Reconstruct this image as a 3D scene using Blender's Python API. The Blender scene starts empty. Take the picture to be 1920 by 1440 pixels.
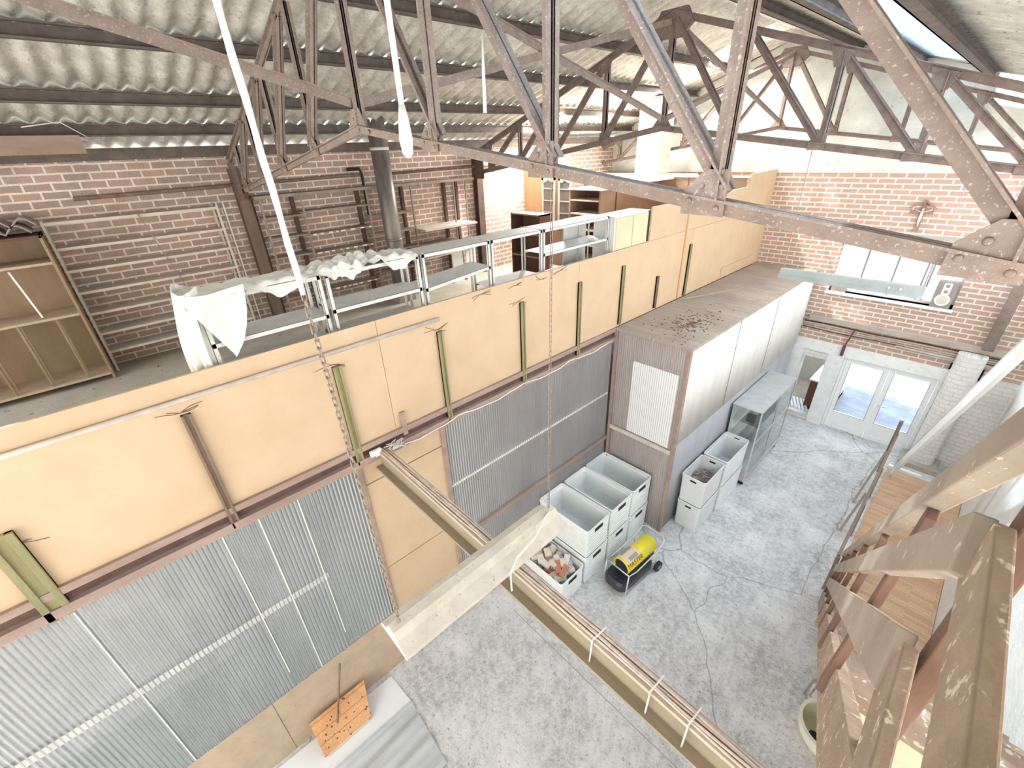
import bpy, bmesh, math, random
from mathutils import Vector, Matrix, noise as mnoise
RND = random.Random(11)
S = bpy.context.scene
COL = S.collection

# ------------------------------------------------------------------ camera
CH = 7.0
cam_d = bpy.data.cameras.new('camera')
cam = bpy.data.objects.new('camera', cam_d); COL.objects.link(cam)
MR = ((0.68399934, 0.72851152, -0.03762799), (0.3247826, -0.35031429, -0.8785193), (-0.65319306, 0.5886857, -0.47622261))
r0, r1, r2 = (Vector(r) for r in MR)
mw = Matrix((( r0.x, -r1.x, -r2.x, 0), (r0.y, -r1.y, -r2.y, 0), (r0.z, -r1.z, -r2.z, CH), (0, 0, 0, 1)))
cam.matrix_world = mw
cam_d.sensor_width = 36; cam_d.lens = 811.153 / 1920 * 36
cam_d.clip_start = 0.02; cam_d.clip_end = 200
S.camera = cam
# ------------------------------------------------------------------ world, sun, exposure
W = bpy.data.worlds.new('sky'); S.world = W; W.use_nodes = True
nt = W.node_tree; nt.nodes.clear()
wo = nt.nodes.new('ShaderNodeOutputWorld'); bg = nt.nodes.new('ShaderNodeBackground')
tc = nt.nodes.new('ShaderNodeTexCoord'); sx = nt.nodes.new('ShaderNodeSeparateXYZ'); rp = nt.nodes.new('ShaderNodeValToRGB')
rp.color_ramp.elements[0].position = 0.0; rp.color_ramp.elements[0].color = (0.98, 0.97, 0.95, 1)
rp.color_ramp.elements[1].position = 0.95; rp.color_ramp.elements[1].color = (0.70, 0.82, 1.0, 1)
e = rp.color_ramp.elements.new(0.35); e.color = (0.99, 0.98, 0.97, 1)
nt.links.new(tc.outputs['Generated'], sx.inputs[0]); nt.links.new(sx.outputs['Z'], rp.inputs[0])
nt.links.new(rp.outputs[0], bg.inputs[0]); bg.inputs[1].default_value = 2.0
nt.links.new(bg.outputs[0], wo.inputs[0])
sd = bpy.data.lights.new('sun', 'SUN'); sd.energy = 3.0; sd.angle = 0.03; sd.color = (1, 0.96, 0.9)
sun = bpy.data.objects.new('sun', sd); COL.objects.link(sun); sun.location = (-10, 0, 20)
sun.rotation_euler = Vector((-0.45, -0.25, 0.857)).to_track_quat('Z', 'Y').to_euler()
def area(name, loc, sx_, sy_, power, aim, col=(1, 1, 1)):
    d = bpy.data.lights.new(name, 'AREA'); d.shape = 'RECTANGLE'; d.size = sx_; d.size_y = sy_; d.energy = power; d.color = col
    o = bpy.data.objects.new(name, d); COL.objects.link(o); o.location = loc
    o.rotation_euler = Vector(aim).to_track_quat('-Z', 'Y').to_euler(); return o
# daylight entering at the rooflights, just under the translucent sheets
area('rooflight_daylight', (-5.6, 11.55, 8.38), 1.9, 0.8, 110, (0.3, -0.25, -1), (1, 0.97, 0.92))
area('rooflight_daylight', (-7.05, 10.9, 7.84), 0.9, 1.1, 110, (0.3, -0.25, -1), (1, 0.97, 0.92))
area('rooflight_daylight', (-8.0, 8.85, 7.5), 0.6, 1.4, 170, (0.35, -0.35, -1), (1, 0.97, 0.92))
S.view_settings.view_transform = 'Standard'; S.view_settings.look = 'None'
S.view_settings.exposure = 1.32; S.view_settings.gamma = 1; S.view_settings.use_curve_mapping = False

# ------------------------------------------------------------------ materials
def _n(t, k, **kw):
    n = t.nodes.new(k)
    for a, b in kw.items(): setattr(n, a, b)
    return n
def ramp(t, src, stops):
    r = _n(t, 'ShaderNodeValToRGB'); el = r.color_ramp.elements
    while len(el) < len(stops): el.new(0.5)
    for q, (p, c) in zip(el, stops):
        q.position = p; q.color = tuple(c) + (1,) if len(c) == 3 else c
    t.links.new(src, r.inputs[0]); return r.outputs[0]
def coords(t, stretch=(1, 1, 1), perm=None):
    tcn = _n(t, 'ShaderNodeTexCoord'); out = tcn.outputs['Object']
    if perm:
        s = _n(t, 'ShaderNodeSeparateXYZ'); c = _n(t, 'ShaderNodeCombineXYZ'); t.links.new(out, s.inputs[0])
        for i, k in enumerate(perm):
            if k: t.links.new(s.outputs[k], c.inputs[i])
        out = c.outputs[0]
    m = _n(t, 'ShaderNodeMapping'); m.inputs['Scale'].default_value = stretch
    t.links.new(out, m.inputs[0]); return m.outputs[0]
def noise(t, vec, scale, detail=4, rough=0.55, dist=0.0):
    n = _n(t, 'ShaderNodeTexNoise'); t.links.new(vec, n.inputs['Vector'])
    n.inputs['Scale'].default_value = scale; n.inputs['Detail'].default_value = detail
    n.inputs['Roughness'].default_value = rough; n.inputs['Distortion'].default_value = dist
    return n.outputs['Fac']
def mixc(t, fac, a, b, mode='MIX'):
    m = _n(t, 'ShaderNodeMix', data_type='RGBA', blend_type=mode)
    for s, v in ((m.inputs['Factor'], fac), (m.inputs['A'], a), (m.inputs['B'], b)):
        if isinstance(v, (int, float)): s.default_value = v
        elif isinstance(v, tuple): s.default_value = v + (1,) if len(v) == 3 else v
        else: t.links.new(v, s)
    return m.outputs['Result']
def begin(name):
    m = bpy.data.materials.new(name); m.use_nodes = True; t = m.node_tree
    b = t.nodes['Principled BSDF']; return m, t, b
def bump(t, b, h, strength=0.3, dist=0.02):
    n = _n(t, 'ShaderNodeBump'); n.inputs['Strength'].default_value = strength; n.inputs['Distance'].default_value = dist
    t.links.new(h, n.inputs['Height']); t.links.new(n.outputs[0], b.inputs['Normal'])
def pm(name, c1, c2, scale=6, rough=0.8, metal=0.0, stretch=(1, 1, 1), speck=None, speck_scale=40, speck_at=0.66, bmp=0.15, spec=0.3, lo=0.35, hi=0.65):
    m, t, b = begin(name); v = coords(t, stretch)
    c = ramp(t, noise(t, v, scale, 6, 0.6), [(lo, c1), (hi, c2)])
    if speck:
        f = ramp(t, noise(t, v, speck_scale, 3, 0.6), [(speck_at, (0, 0, 0)), (speck_at + 0.05, (1, 1, 1))])
        c = mixc(t, f, c, speck)
    t.links.new(c, b.inputs['Base Color']); b.inputs['Roughness'].default_value = rough
    b.inputs['Metallic'].default_value = metal; b.inputs['Specular IOR Level'].default_value = spec
    if bmp: bump(t, b, noise(t, v, scale * 6, 4), bmp)
    return m
def brickmat(name, perm, ca, cb, mortar, bw, rh, ms=0.016, dirt=(0.3, 0.24, 0.2), dirtf=0.35, smooth=0.25, bmp=0.5, offset=0.5, rough=0.9):
    m, t, b = begin(name); v = coords(t, (1, 1, 1), perm)
    d = _n(t, 'ShaderNodeTexNoise'); t.links.new(v, d.inputs['Vector']); d.inputs['Scale'].default_value = 9; d.inputs['Detail'].default_value = 3
    mm = _n(t, 'ShaderNodeMix', data_type='VECTOR'); mm.inputs['Factor'].default_value = 0.012
    t.links.new(v, mm.inputs['A']); t.links.new(d.outputs['Color'], mm.inputs['B'])
    k = _n(t, 'ShaderNodeTexBrick'); t.links.new(mm.outputs['Result'], k.inputs['Vector'])
    k.offset = offset
    k.inputs['Color1'].default_value = ca + (1,); k.inputs['Color2'].default_value = cb + (1,); k.inputs['Mortar'].default_value = mortar + (1,)
    k.inputs['Scale'].default_value = 1; k.inputs['Mortar Size'].default_value = ms; k.inputs['Mortar Smooth'].default_value = smooth
    k.inputs['Brick Width'].default_value = bw; k.inputs['Row Height'].default_value = rh; k.inputs['Bias'].default_value = 0
    f = ramp(t, noise(t, v, 1.3, 6, 0.65), [(0.45, (0, 0, 0)), (0.75, (1, 1, 1))])
    g = _n(t, 'ShaderNodeMath', operation='MULTIPLY'); t.links.new(f, g.inputs[0]); g.inputs[1].default_value = dirtf
    c = mixc(t, g.outputs[0], k.outputs['Color'], dirt)
    fine = ramp(t, noise(t, v, 60, 4, 0.7), [(0.3, (0.72, 0.72, 0.72)), (0.7, (1.15, 1.15, 1.15))])
    c = mixc(t, 1.0, c, fine, 'MULTIPLY')
    t.links.new(c, b.inputs['Base Color']); b.inputs['Roughness'].default_value = rough; b.inputs['Specular IOR Level'].default_value = 0.2
    iv = _n(t, 'ShaderNodeMath', operation='SUBTRACT'); iv.inputs[0].default_value = 1; t.links.new(k.outputs['Fac'], iv.inputs[1])
    if bmp: bump(t, b, iv.outputs[0], bmp, 0.012)
    return m
def sheet(name, c1, c2, tr, scale=3, stretch=(1, 1, 0.3), rough=0.3, tint=(1, 1, 1)):
    m, t, b = begin(name); v = coords(t, stretch)
    c = ramp(t, noise(t, v, scale, 5, 0.65), [(0.35, c1), (0.65, c2)])
    t.links.new(c, b.inputs['Base Color']); b.inputs['Roughness'].default_value = rough
    tb = _n(t, 'ShaderNodeBsdfTransparent'); tb.inputs[0].default_value = tint + (1,)
    mx = _n(t, 'ShaderNodeMixShader'); mx.inputs[0].default_value = tr
    o = t.nodes['Material Output']
    t.links.new(b.outputs[0], mx.inputs[1]); t.links.new(tb.outputs[0], mx.inputs[2]); t.links.new(mx.outputs[0], o.inputs[0])
    return m
def glassmat(name, tint=(0.975, 0.99, 0.985), gl=0.07):
    m = bpy.data.materials.new(name); m.use_nodes = True; t = m.node_tree; t.nodes.remove(t.nodes['Principled BSDF'])
    tb = _n(t, 'ShaderNodeBsdfTransparent'); tb.inputs[0].default_value = tint + (1,)
    g = _n(t, 'ShaderNodeBsdfGlossy'); g.inputs['Roughness'].default_value = 0.05
    mx = _n(t, 'ShaderNodeMixShader'); mx.inputs[0].default_value = gl
    t.links.new(tb.outputs[0], mx.inputs[1]); t.links.new(g.outputs[0], mx.inputs[2]); t.links.new(mx.outputs[0], t.nodes['Material Output'].inputs[0])
    return m
M = {}
M['brick_left'] = brickmat('brick_left', ('Y', 'Z', None), (0.60, 0.415, 0.335), (0.47, 0.355, 0.295), (0.95, 0.86, 0.75), 0.29, 0.104, 0.014, (0.2, 0.15, 0.12), 0.5)
M['brick_far'] = brickmat('brick_far', ('X', 'Z', None), (0.60, 0.38, 0.31), (0.50, 0.37, 0.30), (0.86, 0.77, 0.65), 0.30, 0.105, 0.016, (0.5, 0.4, 0.32), 0.35)
M['brick_white'] = brickmat('brick_white', ('X', 'Z', None), (0.90, 0.885, 0.84), (0.84, 0.83, 0.79), (0.76, 0.74, 0.70), 0.26, 0.1, 0.012, (0.5, 0.47, 0.43), 0.4)
M['plaster'] = pm('plaster', (0.80, 0.80, 0.73), (0.62, 0.63, 0.56), 2.2, 0.95, speck=(0.5, 0.5, 0.42), speck_scale=12, speck_at=0.63, bmp=0.5)
M['wall_white'] = pm('wall_white', (0.84, 0.82, 0.78), (0.74, 0.72, 0.68), 3, 0.9, bmp=0.6)
def roof_mat():
    m, t, b = begin('roof_sheets'); v = coords(t); w = coords(t, (0.35, 1.3, 1))
    c = ramp(t, noise(t, v, 5, 6, 0.65), [(0.35, (0.72, 0.69, 0.61)), (0.65, (0.52, 0.49, 0.425))])
    c = mixc(t, ramp(t, noise(t, w, 5, 7, 0.75), [(0.52, (0, 0, 0)), (0.66, (0.9, 0.9, 0.9))]), c, (0.86, 0.84, 0.77))
    c = mixc(t, ramp(t, noise(t, v, 22, 4, 0.7), [(0.58, (0, 0, 0)), (0.68, (0.8, 0.8, 0.8))]), c, (0.26, 0.235, 0.2))
    t.links.new(c, b.inputs['Base Color']); b.inputs['Roughness'].default_value = 0.9; b.inputs['Specular IOR Level'].default_value = 0.25
    bump(t, b, noise(t, v, 30, 4), 0.35); return m
M['roof'] = roof_mat()
M['steel'] = pm('steel', (0.25, 0.19, 0.16), (0.17, 0.128, 0.108), 8, 0.75, speck=(0.38, 0.31, 0.26), speck_scale=60, speck_at=0.62, bmp=0.25)
M['steel_dust'] = pm('steel_dust', (0.35, 0.275, 0.232), (0.265, 0.207, 0.172), 9, 0.85, speck=(0.5, 0.42, 0.36), speck_scale=70, speck_at=0.6, bmp=0.25)
M['purlin'] = pm('purlin', (0.20, 0.163, 0.138), (0.13, 0.107, 0.09), 6, 0.85, bmp=0.25)
M['board'] = pm('board', (0.64, 0.48, 0.32), (0.59, 0.43, 0.28), 2.5, 0.75, speck=(0.52, 0.36, 0.22), speck_scale=70, speck_at=0.66, bmp=0.06)
M['board_pale'] = pm('board_pale', (0.78, 0.64, 0.42), (0.72, 0.57, 0.37), 3, 0.75, bmp=0.05)
M['board_dusty'] = pm('board_dusty', (0.55, 0.42, 0.29), (0.45, 0.36, 0.26), 4, 0.85, speck=(0.36, 0.28, 0.2), speck_scale=30, speck_at=0.64, bmp=0.1)
M['batten'] = pm('batten', (0.33, 0.30, 0.15), (0.22, 0.21, 0.115), 7, 0.85, stretch=(1, 1, 0.2), bmp=0.3)
M['batten_brown'] = pm('batten_brown', (0.26, 0.18, 0.13), (0.17, 0.12, 0.09), 8, 0.85, stretch=(1, 1, 0.2), bmp=0.3)
M['plate'] = pm('plate', (0.42, 0.31, 0.26), (0.32, 0.23, 0.19), 6, 0.85, stretch=(1, 0.2, 1), bmp=0.2)
M['plate_dark'] = pm('plate_dark', (0.16, 0.1, 0.08), (0.1, 0.065, 0.055), 6, 0.9, bmp=0.2)
M['conduit'] = pm('conduit', (0.62, 0.55, 0.48), (0.5, 0.44, 0.38), 8, 0.6, bmp=0.05)
M['sheet_blue'] = sheet('sheet_blue', (0.36, 0.40, 0.42), (0.29, 0.325, 0.345), 0.38)
M['sheet_crest'] = sheet('sheet_crest', (0.66, 0.68, 0.67), (0.56, 0.58, 0.57), 0.25, rough=0.4)  # paler crest faces: ridge highlights and dust lines put into the colour
M['sheet_crest_brown'] = sheet('sheet_crest_brown', (0.70, 0.65, 0.61), (0.62, 0.57, 0.53), 0.2, rough=0.4)  # same on the lean-to: crest highlights and dust as a paler colour
M['sheet_grey'] = sheet('sheet_grey', (0.45, 0.43, 0.43), (0.38, 0.36, 0.365), 0.38)
M['sheet_brown'] = sheet('sheet_brown', (0.54, 0.485, 0.45), (0.46, 0.41, 0.38), 0.3)
M['sheet_white'] = sheet('sheet_white', (0.92, 0.91, 0.86), (0.80, 0.785, 0.72), 0.12, 3, (1, 1, 0.12), 0.4)
M['sheet_lower'] = sheet('sheet_lower', (0.52, 0.52, 0.54), (0.46, 0.46, 0.48), 0.2, 3, (1, 1, 0.2), 0.4)
M['rail_white'] = pm('rail_white', (0.86, 0.84, 0.78), (0.78, 0.75, 0.7), 6, 0.8)
M['inner_light'] = pm('inner_light', (0.62, 0.62, 0.58), (0.52, 0.52, 0.49), 2, 0.9)
M['inner_wood'] = pm('inner_wood', (0.55, 0.48, 0.42), (0.46, 0.40, 0.35), 4, 0.9)
M['dusty_roof'] = brickmat('dusty_roof', ('X', 'Y', None), (0.46, 0.405, 0.345), (0.42, 0.365, 0.31), (0.36, 0.30, 0.25), 3.4, 0.19, 0.01, (0.24, 0.18, 0.14), 0.6, 0.4, 0.3)
M['debris'] = pm('debris', (0.16, 0.09, 0.06), (0.24, 0.15, 0.1), 20, 0.9)
M['crate'] = pm('crate', (0.86, 0.89, 0.87), (0.80, 0.835, 0.815), 3, 0.45, bmp=0.03, spec=0.5)
M['crate_white'] = pm('crate_white', (0.78, 0.79, 0.77), (0.72, 0.735, 0.72), 3, 0.45, bmp=0.03, spec=0.5)
M['dark'] = pm('dark', (0.03, 0.032, 0.035), (0.02, 0.02, 0.024), 10, 0.6, bmp=0.05)
M['black_plastic'] = pm('black_plastic', (0.035, 0.04, 0.05), (0.025, 0.028, 0.035), 10, 0.4, bmp=0.05, spec=0.5)
M['yellow'] = pm('yellow', (0.86, 0.74, 0.03), (0.82, 0.70, 0.03), 4, 0.35, bmp=0.0, spec=0.5)
M['sticker'] = pm('sticker', (0.35, 0.37, 0.36), (0.28, 0.3, 0.3), 40, 0.5, bmp=0)
M['orange_red'] = pm('orange_red', (0.35, 0.06, 0.02), (0.32, 0.05, 0.02), 4, 0.5, bmp=0)
M['chrome'] = pm('chrome', (0.72, 0.72, 0.70), (0.62, 0.62, 0.6), 8, 0.35, 0.6, bmp=0.02, spec=0.6)
M['galv'] = pm('galv', (0.56, 0.57, 0.56), (0.47, 0.48, 0.47), 5, 0.55, 0.1, speck=(0.36, 0.34, 0.31), speck_scale=60, speck_at=0.68, bmp=0.05)
M['galv_light'] = pm('galv_light', (0.72, 0.71, 0.67), (0.62, 0.61, 0.58), 5, 0.6, speck=(0.34, 0.3, 0.26), speck_scale=50, speck_at=0.66, bmp=0.05)
M['shelf_dark'] = pm('shelf_dark', (0.38, 0.31, 0.26), (0.28, 0.23, 0.19), 6, 0.85, bmp=0.2)
M['shelf_grey'] = pm('shelf_grey', (0.68, 0.63, 0.54), (0.57, 0.525, 0.45), 6, 0.85, bmp=0.1)
M['shelf_edge'] = pm('shelf_edge', (0.7, 0.63, 0.54), (0.6, 0.53, 0.45), 6, 0.7, bmp=0.05)
M['wood_brown'] = pm('wood_brown', (0.37, 0.265, 0.17), (0.28, 0.2, 0.125), 4, 0.7, stretch=(1, 1, 0.3), bmp=0.08)
M['wood_red'] = pm('wood_red', (0.17, 0.08, 0.055), (0.12, 0.055, 0.04), 4, 0.7, stretch=(1, 1, 0.3), bmp=0.08)
M['wood_orange'] = pm('wood_orange', (0.66, 0.40, 0.22), (0.58, 0.34, 0.185), 3, 0.7, stretch=(1, 1, 0.3), bmp=0.04)
M['wood_partition'] = pm('wood_partition', (0.34, 0.23, 0.165), (0.27, 0.18, 0.13), 3, 0.75, bmp=0.08)
M['deck'] = pm('deck', (0.46, 0.42, 0.345), (0.38, 0.345, 0.285), 3, 0.9, speck=(0.15, 0.13, 0.1), speck_scale=9, speck_at=0.66, bmp=0.15)
M['tarp'] = pm('tarp', (0.82, 0.82, 0.75), (0.76, 0.76, 0.69), 4, 0.6, bmp=0.05)
M['white_rope'] = pm('white_rope', (0.86, 0.85, 0.80), (0.76, 0.75, 0.7), 30, 0.8, bmp=0.3)
M['rust_chain'] = pm('rust_chain', (0.45, 0.38, 0.3), (0.33, 0.27, 0.22), 30, 0.7, 0.2, bmp=0.2)
M['flue'] = pm('flue', (0.30, 0.26, 0.225), (0.12, 0.105, 0.095), 4, 0.45, 0.35, stretch=(1, 1, 0.25), bmp=0.1, spec=0.5)
M['fixture'] = pm('fixture', (0.70, 0.65, 0.55), (0.58, 0.54, 0.46), 7, 0.85, speck=(0.42, 0.37, 0.31), speck_scale=45, speck_at=0.64, bmp=0.12)
M['fixture_green'] = pm('fixture_green', (0.40, 0.425, 0.40), (0.33, 0.355, 0.335), 6, 0.75, speck=(0.27, 0.29, 0.27), speck_scale=45, speck_at=0.66, bmp=0.08)
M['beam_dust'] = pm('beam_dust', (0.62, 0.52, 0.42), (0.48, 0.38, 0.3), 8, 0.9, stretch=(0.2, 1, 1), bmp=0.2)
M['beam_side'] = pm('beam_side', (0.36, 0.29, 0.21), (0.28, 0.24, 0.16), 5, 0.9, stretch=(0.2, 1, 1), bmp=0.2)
M['cable'] = pm('cable', (0.74, 0.63, 0.54), (0.58, 0.48, 0.4), 20, 0.8, bmp=0.1)
M['stair'] = pm('stair', (0.42, 0.35, 0.28), (0.32, 0.26, 0.2), 5, 0.85, stretch=(1, 0.4, 0.4), speck=(0.62, 0.54, 0.43), speck_scale=40, speck_at=0.64, bmp=0.2)
M['stair_red'] = pm('stair_red', (0.21, 0.125, 0.09), (0.155, 0.09, 0.065), 6, 0.75, stretch=(1, 1, 0.3), bmp=0.15)
M['stair_dust'] = pm('stair_dust', (0.37, 0.28, 0.21), (0.28, 0.205, 0.15), 5, 0.9, stretch=(1, 1, 1), speck=(0.62, 0.53, 0.42), speck_scale=26, speck_at=0.6, bmp=0.3)
M['newwood'] = pm('newwood', (0.78, 0.66, 0.46), (0.7, 0.57, 0.38), 3, 0.7, stretch=(0.3, 1, 1), bmp=0.06)
M['pine'] = brickmat('pine', ('Y', 'X', None), (0.78, 0.43, 0.21), (0.70, 0.37, 0.17), (0.5, 0.24, 0.1), 3.0, 0.095, 0.004, (0.3, 0.1, 0.04), 0.5, 0.3, 0.2, rough=0.6)
M['parquet'] = brickmat('parquet', ('X', 'Y', None), (0.74, 0.52, 0.34), (0.60, 0.38, 0.235), (0.45, 0.28, 0.17), 0.62, 0.062, 0.003, (0.62, 0.38, 0.2), 0.25, 0.3, 0.1, rough=0.4)
M['paint_white'] = pm('paint_white', (0.90, 0.91, 0.89), (0.86, 0.87, 0.85), 4, 0.5, bmp=0.05, spec=0.5)
M['paint_chipped'] = pm('paint_chipped', (0.90, 0.91, 0.88), (0.80, 0.81, 0.78), 5, 0.8, speck=(0.42, 0.42, 0.38), speck_scale=18, speck_at=0.66, bmp=0.25)
M['concrete'] = pm('concrete', (0.50, 0.44, 0.37), (0.42, 0.37, 0.31), 5, 0.9, speck=(0.3, 0.26, 0.22), speck_scale=14, speck_at=0.64, bmp=0.25)
M['frost'] = sheet('frost', (0.88, 0.93, 0.94), (0.84, 0.9, 0.91), 0.5, 3, (1, 1, 1), 0.4)
M['glass'] = glassmat('glass')
M['glass_dark'] = pm('glass_dark', (0.19, 0.175, 0.165), (0.15, 0.14, 0.13), 6, 0.25, bmp=0, spec=0.6)
M['skylight_clear'] = sheet('skylight_clear', (0.8, 0.86, 0.92), (0.7, 0.78, 0.88), 0.62, 4, (3, 1, 1), 0.4, (0.62, 0.82, 1))
M['skylight_white'] = sheet('skylight_white', (0.92, 0.9, 0.84), (0.86, 0.84, 0.78), 0.75, 4, (1, 3, 1), 0.4)
M['basin'] = pm('basin', (0.68, 0.66, 0.44), (0.60, 0.58, 0.38), 5, 0.35, speck=(0.4, 0.36, 0.22), speck_scale=10, speck_at=0.68, bmp=0.02, spec=0.5)
M['basin_rim'] = pm('basin_rim', (0.78, 0.76, 0.62), (0.7, 0.68, 0.55), 5, 0.35, bmp=0.02, spec=0.5)
M['brick_red'] = pm('brick_red', (0.50, 0.22, 0.14), (0.42, 0.18, 0.12), 8, 0.9, bmp=0.3)
M['brick_cream'] = pm('brick_cream', (0.80, 0.70, 0.54), (0.72, 0.6, 0.45), 8, 0.9, bmp=0.3)
M['brick_orange'] = pm('brick_orange', (0.72, 0.43, 0.22), (0.64, 0.36, 0.18), 8, 0.9, bmp=0.3)
M['brick_pale'] = pm('brick_pale', (0.82, 0.79, 0.74), (0.74, 0.71, 0.66), 8, 0.9, bmp=0.3)
M['plastic_sheet'] = pm('plastic_sheet', (0.58, 0.60, 0.595), (0.46, 0.48, 0.48), 3, 0.5, stretch=(2.5, 0.5, 1), bmp=0.3)
M['white_board'] = pm('white_board', (0.86, 0.87, 0.86), (0.82, 0.83, 0.82), 2, 0.5, bmp=0)
M['brown_rail'] = pm('brown_rail', (0.27, 0.21, 0.165), (0.2, 0.15, 0.12), 6, 0.7, stretch=(1, 0.3, 1), bmp=0.1)
M['ext_ground'] = pm('ext_ground', (0.26, 0.30, 0.38), (0.16, 0.19, 0.27), 1.2, 0.9, stretch=(1, 2, 1), speck=(0.3, 0.32, 0.36), speck_scale=6, speck_at=0.6)
M['cross'] = pm('cross', (0.36, 0.25, 0.19), (0.28, 0.19, 0.14), 8, 0.7)
M['figure'] = pm('figure', (0.78, 0.70, 0.6), (0.7, 0.62, 0.52), 8, 0.6)
M['cone'] = pm('cone', (0.35, 0.30, 0.27), (0.3, 0.26, 0.23), 8, 0.6)

def floor_mat():
    m, t, b = begin('floor_concrete'); v = coords(t)
    c = ramp(t, noise(t, v, 1.1, 9, 0.72), [(0.33, (0.30, 0.295, 0.285)), (0.5, (0.51, 0.505, 0.49)), (0.66, (0.84, 0.83, 0.80))])
    c = mixc(t, ramp(t, noise(t, v, 9, 10, 0.85), [(0.44, (0, 0, 0)), (0.58, (0.85, 0.85, 0.85))]), c, (0.74, 0.745, 0.725))
    c = mixc(t, ramp(t, noise(t, v, 16, 9, 0.8), [(0.55, (0, 0, 0)), (0.62, (0.85, 0.85, 0.85))]), c, (0.24, 0.245, 0.24))
    c = mixc(t, ramp(t, noise(t, v, 55, 5, 0.8), [(0.54, (0, 0, 0)), (0.62, (0.7, 0.7, 0.7))]), c, (0.86, 0.86, 0.83))
    d = _n(t, 'ShaderNodeTexNoise'); t.links.new(v, d.inputs['Vector']); d.inputs['Scale'].default_value = 1.5; d.inputs['Detail'].default_value = 6
    mm = _n(t, 'ShaderNodeMix', data_type='VECTOR'); mm.inputs['Factor'].default_value = 0.25
    t.links.new(v, mm.inputs['A']); t.links.new(d.outputs['Color'], mm.inputs['B'])
    vo = _n(t, 'ShaderNodeTexVoronoi', feature='DISTANCE_TO_EDGE'); vo.inputs['Scale'].default_value = 0.33; t.links.new(mm.outputs['Result'], vo.inputs['Vector'])
    cr = ramp(t, vo.outputs['Distance'], [(0.0, (0.7, 0.7, 0.7)), (0.003, (0, 0, 0))])
    c = mixc(t, cr, c, (0.2, 0.19, 0.18))
    t.links.new(c, b.inputs['Base Color']); b.inputs['Roughness'].default_value = 0.75; b.inputs['Specular IOR Level'].default_value = 0.3
    bump(t, b, noise(t, v, 30, 5), 0.12)
    return m
M['floor'] = floor_mat()

# ------------------------------------------------------------------ mesh helpers
class MB:
    def __init__(s): s.v = []; s.f = []; s.smooth = False
    def add(s, vs, fs):
        o = len(s.v); s.v += [Vector(p) for p in vs]; s.f += [[i + o for i in f] for f in fs]; return s
    def box(s, x0, x1, y0, y1, z0, z1):
        return s.add([(x, y, z) for x in (x0, x1) for y in (y0, y1) for z in (z0, z1)],
                     [(0, 1, 3, 2), (4, 6, 7, 5), (0, 4, 5, 1), (2, 3, 7, 6), (0, 2, 6, 4), (1, 5, 7, 3)])
    def bar(s, p0, p1, w, h, up=(0, 0, 1), ow=0.0, oh=0.0):
        p0 = Vector(p0); p1 = Vector(p1); d = (p1 - p0).normalized(); up = Vector(up)
        sd_ = d.cross(up).normalized(); u = sd_.cross(d).normalized()
        vs = []
        for p in (p0, p1):
            for a in (-w / 2, w / 2):
                for b in (-h / 2, h / 2): vs.append(p + sd_ * (a + ow) + u * (b + oh))
        return s.add(vs, [(0, 1, 3, 2), (4, 6, 7, 5), (0, 4, 5, 1), (2, 3, 7, 6), (0, 2, 6, 4), (1, 5, 7, 3)])
    def tube(s, pts, r, n=8, closed=False):
        pts = [Vector(p) for p in pts]; k = len(pts); vs = []; fs = []
        for i, p in enumerate(pts):
            a = pts[i - 1] if (i > 0 or closed) else p; b = pts[(i + 1) % k] if (i < k - 1 or closed) else p
            d = (b - a).normalized()
            ref = Vector((0, 0, 1)) if abs(d.z) < 0.9 else Vector((1, 0, 0))
            x = d.cross(ref).normalized(); y = x.cross(d)
            rr = r[i] if isinstance(r, (list, tuple)) else r
            for j in range(n):
                t = 2 * math.pi * j / n; vs.append(p + x * rr * math.cos(t) + y * rr * math.sin(t))
        for i in range(k if closed else k - 1):
            for j in range(n):
                a = i * n + j; b = i * n + (j + 1) % n; c = ((i + 1) % k) * n
                fs.append((a, b, c + (j + 1) % n, c + j))
        if not closed: fs += [tuple(range(n)), tuple(range((k - 1) * n, k * n))]
        s.smooth = True
        return s.add(vs, fs)
    def cyl(s, p0, p1, r, n=20): return s.tube([p0, p1], r, n)
    def prism(s, poly, ext):
        n = len(poly); ext = Vector(ext); poly = [Vector(p) for p in poly]
        return s.add(poly + [p + ext for p in poly], [tuple(range(n)), tuple(range(n, 2 * n))] + [(i, (i + 1) % n, n + (i + 1) % n, n + i) for i in range(n)])
    def grid(s, fn, nu, nv):
        vs = [fn(i / nu, j / nv) for i in range(nu + 1) for j in range(nv + 1)]
        return s.add(vs, [(i * (nv + 1) + j, (i + 1) * (nv + 1) + j, (i + 1) * (nv + 1) + j + 1, i * (nv + 1) + j + 1) for i in range(nu) for j in range(nv)])
    def loft(s, loops, cap0=True, cap1=True):
        n = len(loops[0]); vs = [p for l in loops for p in l]; fs = []
        for i in range(len(loops) - 1):
            for j in range(n): fs.append((i * n + j, i * n + (j + 1) % n, (i + 1) * n + (j + 1) % n, (i + 1) * n + j))
        if cap0: fs.append(tuple(range(n)))
        if cap1: fs.append(tuple(range((len(loops) - 1) * n, len(loops) * n)))
        return s.add(vs, fs)
    def dome(s, c, r, nrm, n=10):
        c = Vector(c); d = Vector(nrm).normalized(); ref = Vector((0, 0, 1)) if abs(d.z) < 0.9 else Vector((1, 0, 0))
        x = d.cross(ref).normalized(); y = x.cross(d)
        lo = [[c + x * rr * math.cos(6.2832 * j / n) + y * rr * math.sin(6.2832 * j / n) + d * h for j in range(n)] for rr, h in ((r, 0), (r * 0.85, r * 0.4), (r * 0.45, r * 0.62))]
        s.smooth = True
        return s.loft(lo)
ORG = {}
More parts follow.
